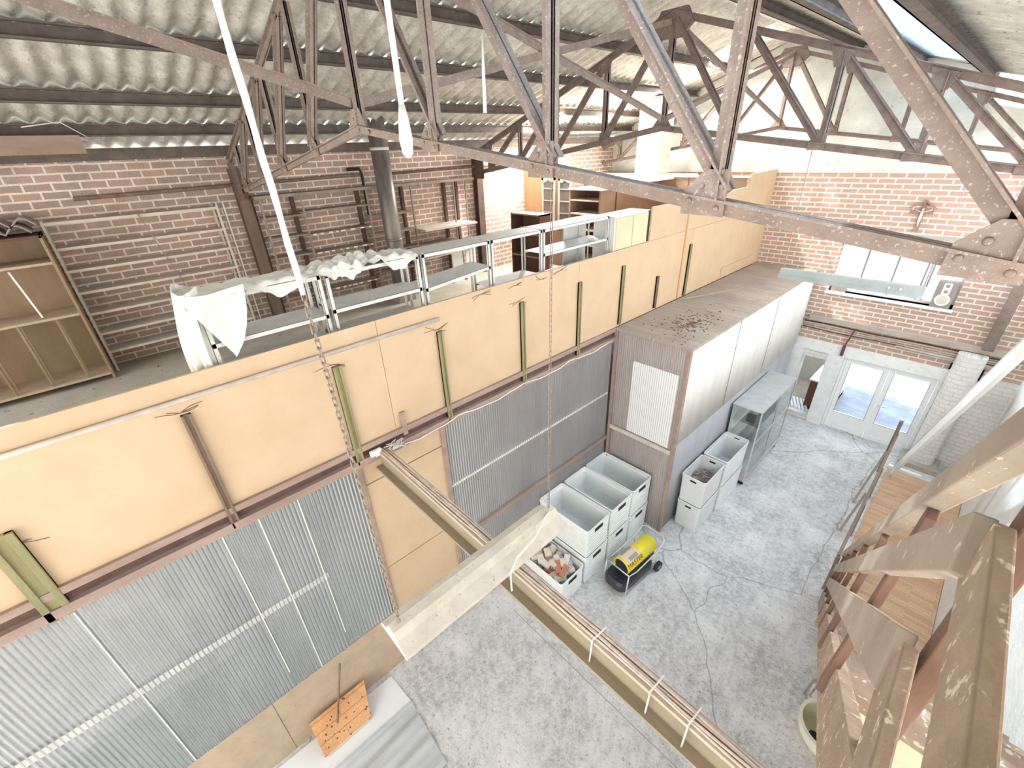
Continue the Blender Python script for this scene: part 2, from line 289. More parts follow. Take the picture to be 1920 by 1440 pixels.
def obj(name, mb, mat, parent=None, crest=None, label=None, cat=None, group=None, kind=None, local=False, bevel=0.0, solid=0.0, base=True):
    me = bpy.data.meshes.new(name)
    o = bpy.data.objects.new(name, me); COL.objects.link(o)
    if parent is not None:
        org = Vector((0, 0, 0)) if local else ORG.get(parent.name, Vector((0, 0, 0)))
        o.parent = parent; ORG[o.name] = org
    elif kind == 'structure' or not base:
        org = Vector((0, 0, 0))
    else:
        xs = [v.x for v in mb.v]; ys = [v.y for v in mb.v]; zs = [v.z for v in mb.v]
        org = Vector(((min(xs) + max(xs)) / 2, (min(ys) + max(ys)) / 2, min(zs))); o.location = org; ORG[o.name] = org
    me.from_pydata([v - org for v in mb.v], [], mb.f)
    bm = bmesh.new(); bm.from_mesh(me)
    bmesh.ops.recalc_face_normals(bm, faces=bm.faces)
    bm.to_mesh(me); bm.free()
    if mb.smooth:
        for p in me.polygons: p.use_smooth = len(p.vertices) <= 4
    me.materials.append(M[mat])
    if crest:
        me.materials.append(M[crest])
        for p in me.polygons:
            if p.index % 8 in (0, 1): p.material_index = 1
    if solid:
        sm = o.modifiers.new('solid', 'SOLIDIFY'); sm.thickness = solid
    if bevel:
        bv = o.modifiers.new('bevel', 'BEVEL'); bv.width = bevel; bv.segments = 2; bv.limit_method = 'ANGLE'
    tag(o, label, cat, group, kind)
    return o
def tag(o, label=None, cat=None, group=None, kind=None):
    if label: o['label'] = label
    if cat: o['category'] = cat
    if group: o['group'] = group
    if kind: o['kind'] = kind
    return o
def thing(name, label, cat, loc=(0, 0, 0), rotz=0.0, group=None):
    o = bpy.data.objects.new(name, None); COL.objects.link(o); o.empty_display_size = 0.1
    o.location = loc; o.rotation_euler = (0, 0, rotz); ORG[o.name] = Vector(loc)
    return tag(o, label, cat, group)
def dup(root, loc, rotz, label=None, group=None):
    r = root.copy(); COL.objects.link(r); r.location = loc; r.rotation_euler = (0, 0, rotz)
    if label: r['label'] = label
    if group: r['group'] = group
    for ch in list(root.children):
        c = ch.copy(); COL.objects.link(c); c.parent = r
        for g in list(ch.children):
            d = g.copy(); COL.objects.link(d); d.parent = c
    return r
def B(*a): return MB().box(*a)

ORD = ['first', 'second', 'third', 'fourth', 'fifth', 'sixth', 'seventh', 'eighth', 'ninth', 'tenth']
# ================================================================== THE SETTING
YF, XL, XR, YB = 12.85, -9.05, 1.36, -7.0
RZ, SL, RX = 8.98, 0.33, -4.2
def roofz(x): return RZ - (SL if x > RX else 0.357) * abs(x - RX)
obj('floor', B(XL - 0.3, XR + 0.3, YB, YF + 0.35, -0.12, 0), 'floor', kind='structure')
obj('trim_1', B(-3.6, 1.0, 3.05, 3.066, 0, 0.002), 'concrete', kind='structure')
obj('wall_left', B(XL - 0.25, XL, YB, YF, 0, 7.09), 'brick_left', kind='structure')
obj('wall_right', B(XR, XR + 0.25, YB, YF, 0, 4.7), 'wall_white', kind='structure')  # stops low, open above out of view to let in side light
def cells(xc, zc, holes, y0, y1):
    m = MB()
    for i in range(len(xc) - 1):
        for j in range(len(zc) - 1):
            cx = (xc[i] + xc[i + 1]) / 2; cz = (zc[j] + zc[j + 1]) / 2
            if any(a < cx < b and c < cz < d for a, b, c, d in holes): continue
            m.box(xc[i], xc[i + 1], y0, y1, zc[j], zc[j + 1])
    return m
holes = [(-1.62, 0.25, -0.1, 2.08), (-2.52, -1.97, 0.16, 1.86), (-2.40, -0.13, 3.64, 4.86), (0.24, 0.78, 2.2, 2.5)]
obj('wall_far', cells([XL, -2.52, -2.40, -1.97, -1.62, -0.13, 0.24, 0.25, 0.78, XR], [2.33, 2.5, 3.64, 4.86, 6.26], holes, YF, YF + 0.35), 'brick_far', kind='structure')
obj('wall_far', cells([XL, -2.52, -1.97, -1.62, 0.24, 0.25, 0.78, XR], [0, 0.16, 1.86, 2.08, 2.2, 2.33], holes, YF, YF + 0.35), 'brick_white', kind='structure')
gp = [(XL, YF - 0.02, 6.26), (XR, YF - 0.02, 6.26), (XR, YF - 0.02, 6.9), (-0.82, YF - 0.02, 7.4), (-0.9, YF - 0.02, roofz(-0.9) + 0.02), (RX, YF - 0.02, RZ + 0.02), (XL, YF - 0.02, roofz(XL) + 0.02)]
obj('wall_far', MB().prism(gp, (0, 0.35, 0)), 'plaster', kind='structure')
obj('trim_2', MB().box(-3.4, 0.30, YF - 0.03, YF + 0.02, 2.06, 2.34), 'paint_chipped', kind='structure')
obj('trim_3', B(-1.97, -1.62, YF - 0.05, YF + 0.02, 0.0, 2.06), 'paint_chipped', kind='structure')
obj('trim_4', B(-2.78, -2.52, YF - 0.04, YF + 0.02, 0.0, 2.06), 'paint_chipped', kind='structure')
obj('trim_5', B(-2.6, 0.1, YF - 0.02, YF + 0.02, 4.86, 5.08), 'concrete', kind='structure')
obj('trim_6', B(-2.46, -0.1, YF - 0.06, YF + 0.3, 3.58, 3.64), 'paint_chipped', kind='structure')
# far opening: small back room
bk = MB(); bk.box(-3.4, -1.7, 15.2, 15.3, -0.1, 2.4); bk.box(-3.5, -3.4, 13.2, 15.3, -0.1, 2.4); bk.box(-1.7, -1.66, 13.2, 15.3, -0.1, 2.4); pass
obj('wall_back_room', bk, 'inner_light', kind='structure')
obj('floor_back_room', B(-3.5, -1.66, 13.2, 15.3, -0.1, 0.1), 'deck', kind='structure')
obj('ground_outside', B(-40, 40, 13.2, 70, -0.2, -0.06), 'ext_ground', kind='structure')
# mezzanine deck
obj('floor_mezzanine', B(XL, -4.26, YB, YF, 4.05, 4.2), 'deck', kind='structure')

# ------------------------------------------------------------------ roof: corrugated strips between purlins, with rooflights
PUL = [-5.45, -6.5, -7.6, -8.4]
PUR = [-3.05, -1.95, -0.92, 0.0]
def corr_roof(xa, xb, y0, y1, drop):
    n = max(2, int((y1 - y0) / 0.032))
    def fn(u, v):
        y = y0 + (y1 - y0) * u; x = xa + (xb - xa) * v
        return (x, y, roofz(x) + 0.065 + 0.032 * math.sin(2 * math.pi * y / 0.225) + drop * (v - 0.5))
    m = MB().grid(fn, n, 3); m.smooth = True; return m
lights_l = {0: [(11.1, 12.0)], 1: [(11.1, 12.0)], 2: [(10.3, 11.5)], 3: [(8.1, 9.6)], 4: []}
lights_r = {0: [], 1: [], 4: [(4.0, 12.6)], 2: [(1.2, 12.5)], 3: []}  # right eave strip is unseen, added to let in more light
sky_labels = {('l', 0): 'glaring white rooflight strip just left of the ridge, highest of the left slope', ('l', 1): 'glaring white rooflight strip on the left slope, next below the ridge one',
              ('l', 2): 'bright rooflight on the left slope beside the chimney head', ('l', 3): 'bright rooflight low on the left slope above the middle of the mezzanine',
              ('r', 2): 'long blue translucent rooflight on the right slope', ('r', 4): 'unseen rooflight added for light along the right eave', ('r', 3): 'short white rooflight low on the right slope'}
for side, ps, li, sgn in (('l', [RX + 0.05] + PUL + [XL - 0.3], lights_l, -1), ('r', [RX - 0.05] + PUR + [XR + 0.4], lights_r, 1)):
    for k in range(5):
        xa = ps[k] - sgn * 0.0; xb = ps[k + 1] + sgn * 0.14
        y = YB
        for (a, b) in ([(-6.6, -1.7)] if side == 'l' and k > 0 else []) + li[k] + [(YF + 0.3, None)]:  # rear left rooflights are unseen, added to brighten the hall
            if a - y > 0.05:
                obj('ceiling', corr_roof(xa, xb, y, a, 0.05), 'roof', kind='structure', solid=0.008)
            if b is None: break
            obj('rooflight', corr_roof(xa, xb, a, b, 0.05), 'skylight_clear' if (side, k) == ('r', 2) else 'skylight_white', label=sky_labels[(side, k)] if a > -5 else 'unseen rooflight added for light behind the viewer, %s row of the %s slope' % (ORD[k], 'left' if side == 'l' else 'right'), cat='skylight')
            y = b
rm = MB()
rm.prism([(RX - 0.3, YB, RZ - 0.02 + 0.06), (RX, YB, RZ + 0.14), (RX + 0.3, YB, RZ - 0.02 + 0.06), (RX + 0.3, YB, RZ + 0.12), (RX, YB, RZ + 0.25), (RX - 0.3, YB, RZ + 0.12)], (0, YF + 0.3 - YB, 0))
obj('trim_7', rm, 'roof', kind='structure')

# ------------------------------------------------------------------ purlins
hook = None
def purlin(x, label, hooks):
    global hook
    z = roofz(x)
    t = thing('purlin', label, 'roof beam', (x, 2.9, z - 0.13), 0, 'roof purlins')
    m = MB(); m.box(-0.045, 0.045, YB - 2.9, YF - 2.92, 0, 0.015); m.box(-0.045, -0.03, YB - 2.9, YF - 2.92, 0, 0.14); m.box(-0.045, 0.045, YB - 2.9, YF - 2.92, 0.125, 0.14)
    obj('channel', m, 'purlin', t, local=True)
    for i in range(hooks):
        y = -2.6 - 0.6 + i * 0.83
        if hook is None:
            hook = obj('hook_bolt', MB().tube([(-0.05, 0, 0.17), (-0.055, 0.01, 0.05), (-0.05, 0.02, -0.02), (0.02, 0.02, -0.03)], 0.006, 5), 'rail_white', t, local=True); hook.location = (0, y, 0)
        else:
            h = hook.copy(); COL.objects.link(h); h.parent = t; h.location = (0, y, 0)
for i, x in enumerate(PUL): purlin(x, 'dark steel purlin under the left roof slope, %s below the ridge' % ORD[i], 15)
for i, x in enumerate(PUR): purlin(x, 'dark steel purlin under the right roof slope, %s below the ridge' % ORD[i], 6)
obj('eave_beam', B(XL + 0.0, XL + 0.16, YB, YF - 0.4, 7.08, 7.23), 'purlin', label='dark timber wall plate along the top of the left brick wall', cat='beam')

# ------------------------------------------------------------------ roof trusses
def angle_pair(p0, p1, w, y):
    m = MB(); p0 = Vector(p0); p1 = Vector(p1); d = (p1 - p0).normalized()
    for sg in (-1, 1):
        m.bar(p0 + Vector((0, sg * 0.011, 0)), p1 + Vector((0, sg * 0.011, 0)), 0.01, w, up=Vector((0, 1, 0)).cross(d))
        n = Vector((0, 1, 0)).cross(d)
        if n.z < 0: n = -n
        m.bar(p0 + n * (w / 2 - 0.005) + Vector((0, sg * (0.006 + w * 0.36), 0)), p1 + n * (w / 2 - 0.005) + Vector((0, sg * (0.006 + w * 0.36), 0)), w * 0.72, 0.01, up=n)
    return m
NX = [0, 1.14, 2.27, 3.28, 4.24, 4.95]
def tie(dx): return 7.21 - 0.142 * dx
def top(dx): return roofz(RX + dx) - 0.34
def gusset(p, y, s, flip, pat):
    x, z = p
    if pat == 'king': poly = [(x - 2.4 * s, z - 0.25 * s - 0.04), (x + 2.4 * s, z - 0.25 * s - 0.04), (x + 0.8 * s, z + 1.6 * s), (x - 0.8 * s, z + 1.6 * s)]
    else: poly = [(x - 1.6 * s * flip, z - 0.7 * s), (x + 0.75 * s * flip, z - 0.75 * s), (x + 0.75 * s * flip, z + 1.5 * s), (x - 0.5 * s * flip, z + 1.5 * s), (x - 1.5 * s * flip, z + 0.55 * s)]
    return MB().prism([(a, y - 0.005, b) for a, b in poly], (0, 0.01, 0))
def truss(y, label, wc, wv, mat, rivets, xmax=5.55, lift=0.0):
    def top(dx, s=1): return roofz(RX + s * dx) - 0.34 + lift
    t = thing('roof_truss', label, 'roof truss', (RX, y, 7.2), 0, 'riveted steel roof trusses')
    for s in (-1, 1):
        xe = 4.85 if s < 0 else xmax
        obj('top_chord', angle_pair((RX, y, top(0)), (RX + s * xe, y, top(xe, s)), wc, y), mat, t)
        obj('tie', angle_pair((RX, y, tie(0)), (RX + s * xe, y, tie(xe)), wc, y), mat, t)
        for k, dx in enumerate(NX):
            if dx > xe: continue
            if k or s > 0:
                obj('vertical_strut', angle_pair((RX + s * dx, y, tie(dx) + 0.02), (RX + s * dx, y, top(dx, s) - 0.02), wv, y), mat, t)
            if k and dx < xe:
                d0 = NX[k - 1]
                obj('diagonal_strut', angle_pair((RX + s * (d0 + (0.19 if rivets else 0.06)), y, top(d0 + 0.1, s) - 0.05), (RX + s * dx + s * (0.05 if rivets else -0.04), y, tie(dx) + 0.05), wv * 1.05, y), mat, t)
            if k == 0 and s < 0: continue
            for (pz, fl) in ((tie(dx), 1),):
                g = obj('gusset_plate', gusset((RX + s * dx, pz + 0.02), y - 0.03, 0.085, s, 'king' if k == 0 else ''), mat, t)
                if rivets:
                    for (a, b) in ((-0.1, 0.0), (-0.05, 0.06), (0.03, -0.03), (0.04, 0.06), (0.03, 0.12)):
                        obj('rivet', MB().dome((RX + s * dx + s * a, y - 0.036, pz + 0.02 + b), 0.014, (0, -1, 0)), mat, g)
            if k and not rivets:
                obj('gusset_plate', MB().prism([(RX + s * (dx - 0.14), y - 0.035, top(dx, s) + 0.06), (RX + s * (dx + 0.14), y - 0.035, top(dx, s) - 0.03), (RX + s * (dx + 0.06), y - 0.035, top(dx, s) - 0.17), (RX + s * (dx - 0.06), y - 0.035, top(dx, s) - 0.17)], (0, 0.01, 0)), mat, t)
    obj('gusset_plate', MB().prism([(RX - 0.32, y - 0.035, top(0) - 0.14), (RX - 0.2, y - 0.035, top(0) + 0.05), (RX + 0.2, y - 0.035, top(0) + 0.05), (RX + 0.32, y - 0.035, top(0) - 0.14), (RX + 0.14, y - 0.035, top(0) - 0.3), (RX - 0.14, y - 0.035, top(0) - 0.3)], (0, 0.07, 0)), mat, t)
    return t
truss(2.1, 'near riveted steel truss sweeping across the whole photograph, tie beam nearest the viewer', 0.064, 0.062, 'steel_dust', True, lift=0.1)
truss(7.25, 'middle riveted steel truss, its ridge plate dark at the top of the photograph', 0.085, 0.075, 'steel', False)
truss(12.3, 'farthest riveted steel truss standing against the mossy plastered gable', 0.075, 0.07, 'steel', False)
truss(-3.05, 'steel truss of the bay behind the viewer', 0.105, 0.10, 'steel_dust', False)
brs = [((RX, -3.0, top(0)), (RX, 2.05, tie(0) + 0.2), 'ridge brace coming from the top left corner down to the near truss plate'),
       ((RX, 2.15, tie(0) + 0.2), (RX, 7.2, top(0) - 0.1), 'ridge brace rising from the near truss plate to the middle truss ridge'),
       ((RX, 2.15, top(0) - 0.1), (RX, 7.2, tie(0) + 0.12), 'ridge brace falling from the near truss ridge to the middle truss tie'),
       ((RX, 7.3, top(0) - 0.1), (RX, 12.25, tie(0) + 0.12), 'ridge brace falling from the middle truss ridge to the farthest truss'),
       ((RX, 7.3, tie(0) + 0.12), (RX, 12.25, top(0) - 0.1), 'ridge brace rising from the middle truss tie to the farthest truss ridge')]
for a, b, l in brs:
    m = MB().bar(a, b, 0.008, 0.075); m.bar(a, b, 0.07, 0.008, oh=0.035)
    obj('ridge_brace', m, 'steel_dust', label=l, cat='brace', group='ridge bracing between trusses')
# truss feet on the left wall
for y, l, mt in ((2.1, 'dark steel wall post under the near truss on the left brick wall', 'steel'), (7.25, 'black steel wall post under the middle truss beyond the flue', 'plate_dark')):
    t = thing('wall_post', l, 'steel post', (XL + 0.1, y, 4.2))
    m = MB(); m.box(XL + 0.005, XL + 0.025, y - 0.09, y + 0.09, 4.2, 6.9); m.box(XL + 0.16, XL + 0.18, y - 0.09, y + 0.09, 4.2, 6.9); m.box(XL + 0.02, XL + 0.165, y - 0.01, y + 0.01, 4.2, 6.9)
    obj('post', m, 'batten_brown' if y < 3 else mt, t)
    obj('bearing_plate', B(XL + 0.02, XL + 0.4, y - 0.06, y - 0.045, 6.42, 6.98), mt, t)

# ================================================================== PARAPET AND SHEET WALLS UNDER THE MEZZANINE
XP = -4.18
for (a, b, l) in ((-3.2, 1.86, 'nearest peach chipboard parapet sheet at the left edge'), (1.865, 5.25, 'second chipboard parapet sheet, behind the white chain fixture'),
                  (5.255, 8.85, 'third chipboard parapet sheet, reaching the front of the lean-to roof'), (8.855, YF, 'farthest chipboard parapet sheet above the lean-to roof by the brick wall')):
    obj('parapet_board', B(XP - 0.03, XP, a, b, 4.1, 5.47), 'board', label=l, cat='wooden board', group='parapet chipboard')
obj('parapet_board', B(XP - 0.03, XP, 7.2, 8.44, 5.475, 6.04), 'board', label='small upper chipboard sheet right of the pale cupboard doors', cat='wooden board')
obj('parapet_board', MB().prism([(XP - 0.03, 8.445, 5.475), (XP - 0.03, YF, 5.475), (XP - 0.03, YF, 6.34), (XP - 0.03, 11.3, 6.32), (XP - 0.03, 11.2, 6.06), (XP - 0.03, 8.445, 6.03)], (0.03, 0, 0)), 'board', label='upper chipboard sheet rising to the far brick wall behind the near truss', cat='wooden board')
obj('parapet_board', B(XP, XP + 0.025, 10.55, 12.4, 4.2, 4.36), 'board', label='loose narrow board along the foot of the far parapet', cat='wooden board')
t = thing('low_cupboard', 'pale two door cupboard at the end of the grey steel shelves', 'cupboard', (-4.4, 6.65, 4.2))
obj('carcass', B(-4.62, XP - 0.03, 6.14, 7.19, 4.2, 6.0), 'galv_light', t)
obj('door', B(XP - 0.03, XP - 0.012, 6.18, 6.63, 5.48, 5.97), 'board_pale', t); obj('door', B(XP - 0.03, XP - 0.012, 6.66, 7.1, 5.48, 5.97), 'board_pale', t)
obj('door_gap', B(XP - 0.03, XP - 0.02, 7.12, 7.18, 5.48, 5.99), 'dark', t)
# battens
bys = [(-1.24, 4.72, 3.82, 'batten', 0.16), (0.05, 5.15, 3.86, 'batten_brown', 0.075), (1.35, 5.13, 3.88, 'batten', 0.085), (2.62, 5.13, 3.84, 'batten', 0.07), (4.0, 5.15, 3.85, 'batten', 0.075), (5.26, 5.16, 3.85, 'batten', 0.07), (6.43, 5.19, 4.14, 'batten', 0.07), (7.62, 4.77, 4.14, 'batten_brown', 0.06), (8.8, 5.18, 4.12, 'batten', 0.065)]
for i, (y, z1, z0, mt, w) in enumerate(bys):
    q = {1: 'dark brown peeling batten on the parapet above the near blue sheets', 7: 'short dark batten on the parapet above the lean-to roof'}.get(i, 'mossy green batten on the chipboard parapet, %s of the row from the left' % ORD[i])
    m = MB(); m.box(XP, XP + 0.05, y - w / 2, y - w / 2 + w * 0.3, z0, z1); m.box(XP, XP + 0.045, y + w / 2 - w * 0.3, y + w / 2, z0, z1); m.box(XP, XP + 0.03, y - w / 2, y + w / 2, z0, z1)
    obj('batten', m, mt, label=q, cat='batten', group='parapet battens', bevel=0.004)
obj('batten', B(XP, XP + 0.035, 1.93, 1.99, 3.98, 4.3), 'plate', label='short pinkish wood block at the foot of the parapet joint', cat='batten')
obj('batten', B(XP, XP + 0.025, 8.51, 8.56, 4.12, 6.03), 'wood_orange', label='thin reddish strip covering the joint of the far parapet sheets', cat='batten')
cw = MB()
for (y, z) in ((0.02, 5.17), (1.32, 5.15), (2.6, 5.15), (-1.2, 4.6), (3.3, 5.42), (3.9, 5.4), (4.4, 5.38), (4.8, 5.42), (3.95, 5.17)):
    for q in range(5):
        a = RND.uniform(-0.5, 0.5) + (3.14 if q % 2 else 0); L = RND.uniform(0.08, 0.24); yy, zz = y, z; p = []
        for k in range(6):
            p.append((XP + 0.006, yy, zz)); a += RND.uniform(-.35, .35); yy += math.cos(a) * L / 6; zz += math.sin(a) * L / 6 * 0.6
        cw.tube(p, 0.0028, 4)
obj('cobweb', cw, 'batten_brown', label='dusty dark cobweb strands clinging to the chipboard parapet', cat='cobweb', kind='stuff')
obj('conduit', MB().tube([(XP + 0.03, -3, 5.29), (XP + 0.03, 2.63, 5.285)], 0.022, 10), 'conduit', label='pale pipe along the upper part of the near parapet', cat='pipe')
# ledge: plate timber, dark strip for the shaded gap, lower timber
obj('wall_plate', B(XP - 0.05, XP + 0.04, YB, 6.34, 4.03, 4.1), 'plate', label='dusty pink timber along the bottom edge of the parapet', cat='beam')
obj('wall_plate', B(XP - 0.12, XP - 0.01, YB, 6.34, 3.93, 4.03), 'plate_dark', label='dark strip for the shaded gap under the parapet', cat='beam')
obj('wall_plate', B(XP - 0.08, XP + 0.05, YB, 6.34, 3.84, 3.93), 'plate', label='dusty timber along the top of the corrugated sheets', cat='beam')
pts = [(XP + 0.07, 6.2, 3.9)]
for i in range(1, 40): pts.append((XP + 0.065 + 0.01 * math.sin(i * 1.7), 6.2 - i * 0.12, 3.92 - 0.06 * abs(math.sin(i * 0.33))))
obj('cable', MB().tube(pts, 0.008, 6), 'rail_white', label='white cable looping along the ledge under the parapet', cat='cable')
obj('junction_box', B(XP + 0.045, XP + 0.09, 1.46, 1.6, 3.93, 4.0), 'paint_white', label='small white junction box on the ledge by the cable beam', cat='electrical box', bevel=0.008)
p = [(XP + 0.1 + RND.uniform(-.05, .07), 1.72 + RND.uniform(-.1, .16), 3.95 + RND.uniform(-.03, .07)) for k in range(46)]
obj('cable_tangle', MB().tube(p, 0.006, 5), 'rail_white', label='dusty white tangle of cable where the crossing beam meets the parapet', cat='cable')
# corrugated sheets
def corr_y(x, y0, y1, z0, z1, pitch=0.042, amp=0.009):
    n = int((y1 - y0) / pitch) * 8
    m = MB().grid(lambda u, v: (x + amp * math.sin(2 * math.pi * (y0 + (y1 - y0) * u) / pitch), y0 + (y1 - y0) * u, z0 + (z1 - z0) * v), n, 1); m.smooth = True; return m
def corr_x(y, x0, x1, z0, z1, pitch=0.042, amp=0.008):
    n = int((x1 - x0) / pitch) * 8
    m = MB().grid(lambda u, v: (x0 + (x1 - x0) * u, y + amp * math.sin(2 * math.pi * (x0 + (x1 - x0) * u) / pitch), z0 + (z1 - z0) * v), n, 1); m.smooth = True; return m
XS = -4.21
for a, b, z0, mt, l in ((-2.6, -0.1, 1.13, 'sheet_blue', 'blue grey corrugated sheet filling the bottom left corner'), (-0.11, 0.62, 1.14, 'sheet_blue', 'narrow blue grey corrugated sheet right of the big left one'),
                    (0.61, 1.3, 1.16, 'sheet_blue', 'corrugated sheet beside the plywood door'), (2.52, 4.64, 1.1, 'sheet_grey', 'grey corrugated sheet right of the plywood door'), (4.63, 6.32, 1.1, 'sheet_grey', 'grey corrugated sheet in the corner by the lean-to')):
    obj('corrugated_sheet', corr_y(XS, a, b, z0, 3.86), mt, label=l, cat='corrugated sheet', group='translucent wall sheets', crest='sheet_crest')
obj('timber_rail', B(XS - 0.05, XS + 0.005, -2.6, 0.66, 2.5, 2.59), 'inner_light', label='white timber rail showing through the left corrugated sheets', cat='rail')
obj('timber_rail', B(XS - 0.05, XS + 0.003, 2.52, 6.32, 2.72, 2.76), 'rail_white', label='upper pale rail showing through the corner sheets', cat='rail')
obj('timber_rail', B(XS + 0.012, XS + 0.05, 2.52, 6.32, 1.66, 1.73), 'plate', label='lower pale rail along the corner corrugated sheets', cat='rail')
for i, y in enumerate((-1.2, -0.1, 0.23, 0.62)):
    obj('timber_stud', B(XS - 0.05, XS + 0.007, y - 0.006, y + 0.006, 1.14 + 0.3 * (i % 2), 3.84), 'rail_white', label='thin white stud behind the left sheets, %s from the left' % ORD[i], cat='stud', group='studs behind left sheets')
obj('inner_panel', B(XS - 0.06, XS - 0.02, -2.6, 1.3, 1.14, 2.2), 'inner_light', label='pale panel inside behind the lower half of the left sheets', cat='panel')
for (a, b, l) in ((-3, -0.4, 'lowest beige board below the left corrugated sheets, at the frame edge'), (-0.39, 1.3, 'beige skirting board behind the orange pine lid'), (1.31, 2.5, 'beige skirting board under the plywood door'), (2.51, 4.4, 'beige skirting board behind the brick filled crate'), (4.41, 6.33, 'beige skirting board behind the tall crate stacks')):
    obj('skirting_board', B(XS - 0.03, XS, a, b, 0, 1.13), 'board_dusty', label=l, cat='wooden board', group='skirting boards')
t = thing('plywood_door', 'peach plywood door between the corrugated sheets', 'door', (XS, 1.9, 1.1))
obj('upper_panel', B(XS - 0.03, XS + 0.005, 1.36, 2.46, 2.05, 3.5), 'board', t); obj('lower_panel', B(XS - 0.03, XS + 0.005, 1.36, 2.46, 1.1, 2.03), 'board', t); obj('top_panel', B(XS - 0.03, XS + 0.005, 1.36, 2.46, 3.52, 3.83), 'board', t)
obj('jamb', B(XS - 0.03, XS + 0.03, 1.29, 1.35, 1.1, 3.84), 'plate', t); obj('jamb', B(XS - 0.03, XS + 0.03, 2.46, 2.53, 1.1, 3.84), 'plate', t)

# ================================================================== LEAN-TO (the box)
BX0, BX1, BY0, BY1, BZ = -4.15, -2.73, 6.36, 12.8, 4.1
obj('lean_to_roof', B(BX0, BX1 + 0.03, BY0 - 0.03, BY1, BZ - 0.05, BZ), 'dusty_roof', label='dusty planked roof of the lean-to below the parapet', cat='roof')
obj('corner_post', B(BX1 - 0.06, BX1, BY0 - 0.01, BY0 + 0.06, 0, BZ - 0.05), 'plate', label='pinkish corner post of the lean-to', cat='post')
obj('corner_post', B(BX0, BX0 + 0.05, BY0 - 0.05, BY0 + 0.03, 0, BZ - 0.05), 'plate', label='pinkish post in the inner corner beside the lean-to', cat='post')
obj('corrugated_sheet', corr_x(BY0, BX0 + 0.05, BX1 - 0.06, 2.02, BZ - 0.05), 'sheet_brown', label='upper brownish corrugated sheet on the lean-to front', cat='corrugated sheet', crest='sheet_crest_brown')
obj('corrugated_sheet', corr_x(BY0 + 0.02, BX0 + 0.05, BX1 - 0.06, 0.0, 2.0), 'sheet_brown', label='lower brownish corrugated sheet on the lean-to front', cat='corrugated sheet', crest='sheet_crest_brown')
t = thing('cross_rail', 'screwed rail across the lean-to front', 'rail', (-3.45, BY0, 2.0))
obj('rail', B(BX0 + 0.05, BX1 - 0.06, BY0 - 0.045, BY0 - 0.015, 1.96, 2.04), 'shelf_grey', t)
for x in (-3.98, -3.8, -3.74, -3.68, -3.6, -3.47, -3.32, -3.17, -3.0): obj('screw', MB().dome((x, BY0 - 0.045, 2.0), 0.012, (0, -1, 0), 6), 'paint_white', t)
obj('inner_panel', B(-3.74, -2.86, BY0 - 0.006, BY0 + 0.02, 2.06, 3.56), 'paint_white', label='pale panel showing through the upper lean-to sheet', cat='panel')
obj('inner_panel', B(BX0, BX1 - 0.1, BY0 + 0.12, BY0 + 0.14, 0, 4.04), 'inner_wood', label='brown lining inside the lean-to front', cat='panel')
for a, b, l in ((BY0 + 0.06, 8.3, 'near whitish corrugated sheet on the lean-to side'), (8.31, 10.3, 'middle whitish corrugated sheet on the lean-to side'), (10.31, 12.75, 'far whitish corrugated sheet on the lean-to side')):
    obj('corrugated_sheet', corr_y(BX1, a, b, 2.16, BZ - 0.05, 0.05, 0.006), 'sheet_white', label=l, cat='corrugated sheet', group='lean-to side sheets', solid=0.004)
obj('corrugated_sheet', corr_y(BX1 - 0.03, BY0 + 0.06, 12.75, 0, 2.2, 0.05, 0.005), 'sheet_lower', label='grey lower sheet on the lean-to side behind the crates', cat='corrugated sheet', solid=0.004)
obj('timber_rail', B(BX1 - 0.025, BX1 - 0.012, BY0 + 0.06, 12.75, 3.03, 3.09), 'rail_white', label='pale rail crossing the white lean-to side sheets', cat='rail')
obj('inner_panel', B(BX1 - 0.12, BX1 - 0.1, BY0 + 0.15, 12.75, 0, 4.04), 'inner_light', label='pale lining inside the lean-to side', cat='panel')
dm = MB()
for i in range(230):
    r = abs(RND.gauss(0, 0.42)); a = RND.random() * 6.28; x = -3.25 + r * math.cos(a) * 0.75; y = 7.35 + r * math.sin(a) * 1.5
    if not (BX0 + 0.05 < x < BX1 and BY0 < y < BY1): continue
    s = RND.uniform(0.008, 0.022); an = RND.random() * 3.14
    dm.bar((x - s * math.cos(an), y - s * math.sin(an), BZ + 0.004), (x + s * math.cos(an), y + s * math.sin(an), BZ + 0.006), s, 0.006)
obj('debris', dm, 'debris', label='scattered reddish brown flakes on the dusty lean-to roof', cat='debris', kind='stuff')
obj('wood_strip', MB().bar((-4.05, 8.6, BZ + 0.01), (-3.55, 9.9, BZ + 0.012), 0.025, 0.015), 'board_dusty', label='thin loose stick lying on the lean-to roof', cat='stick')

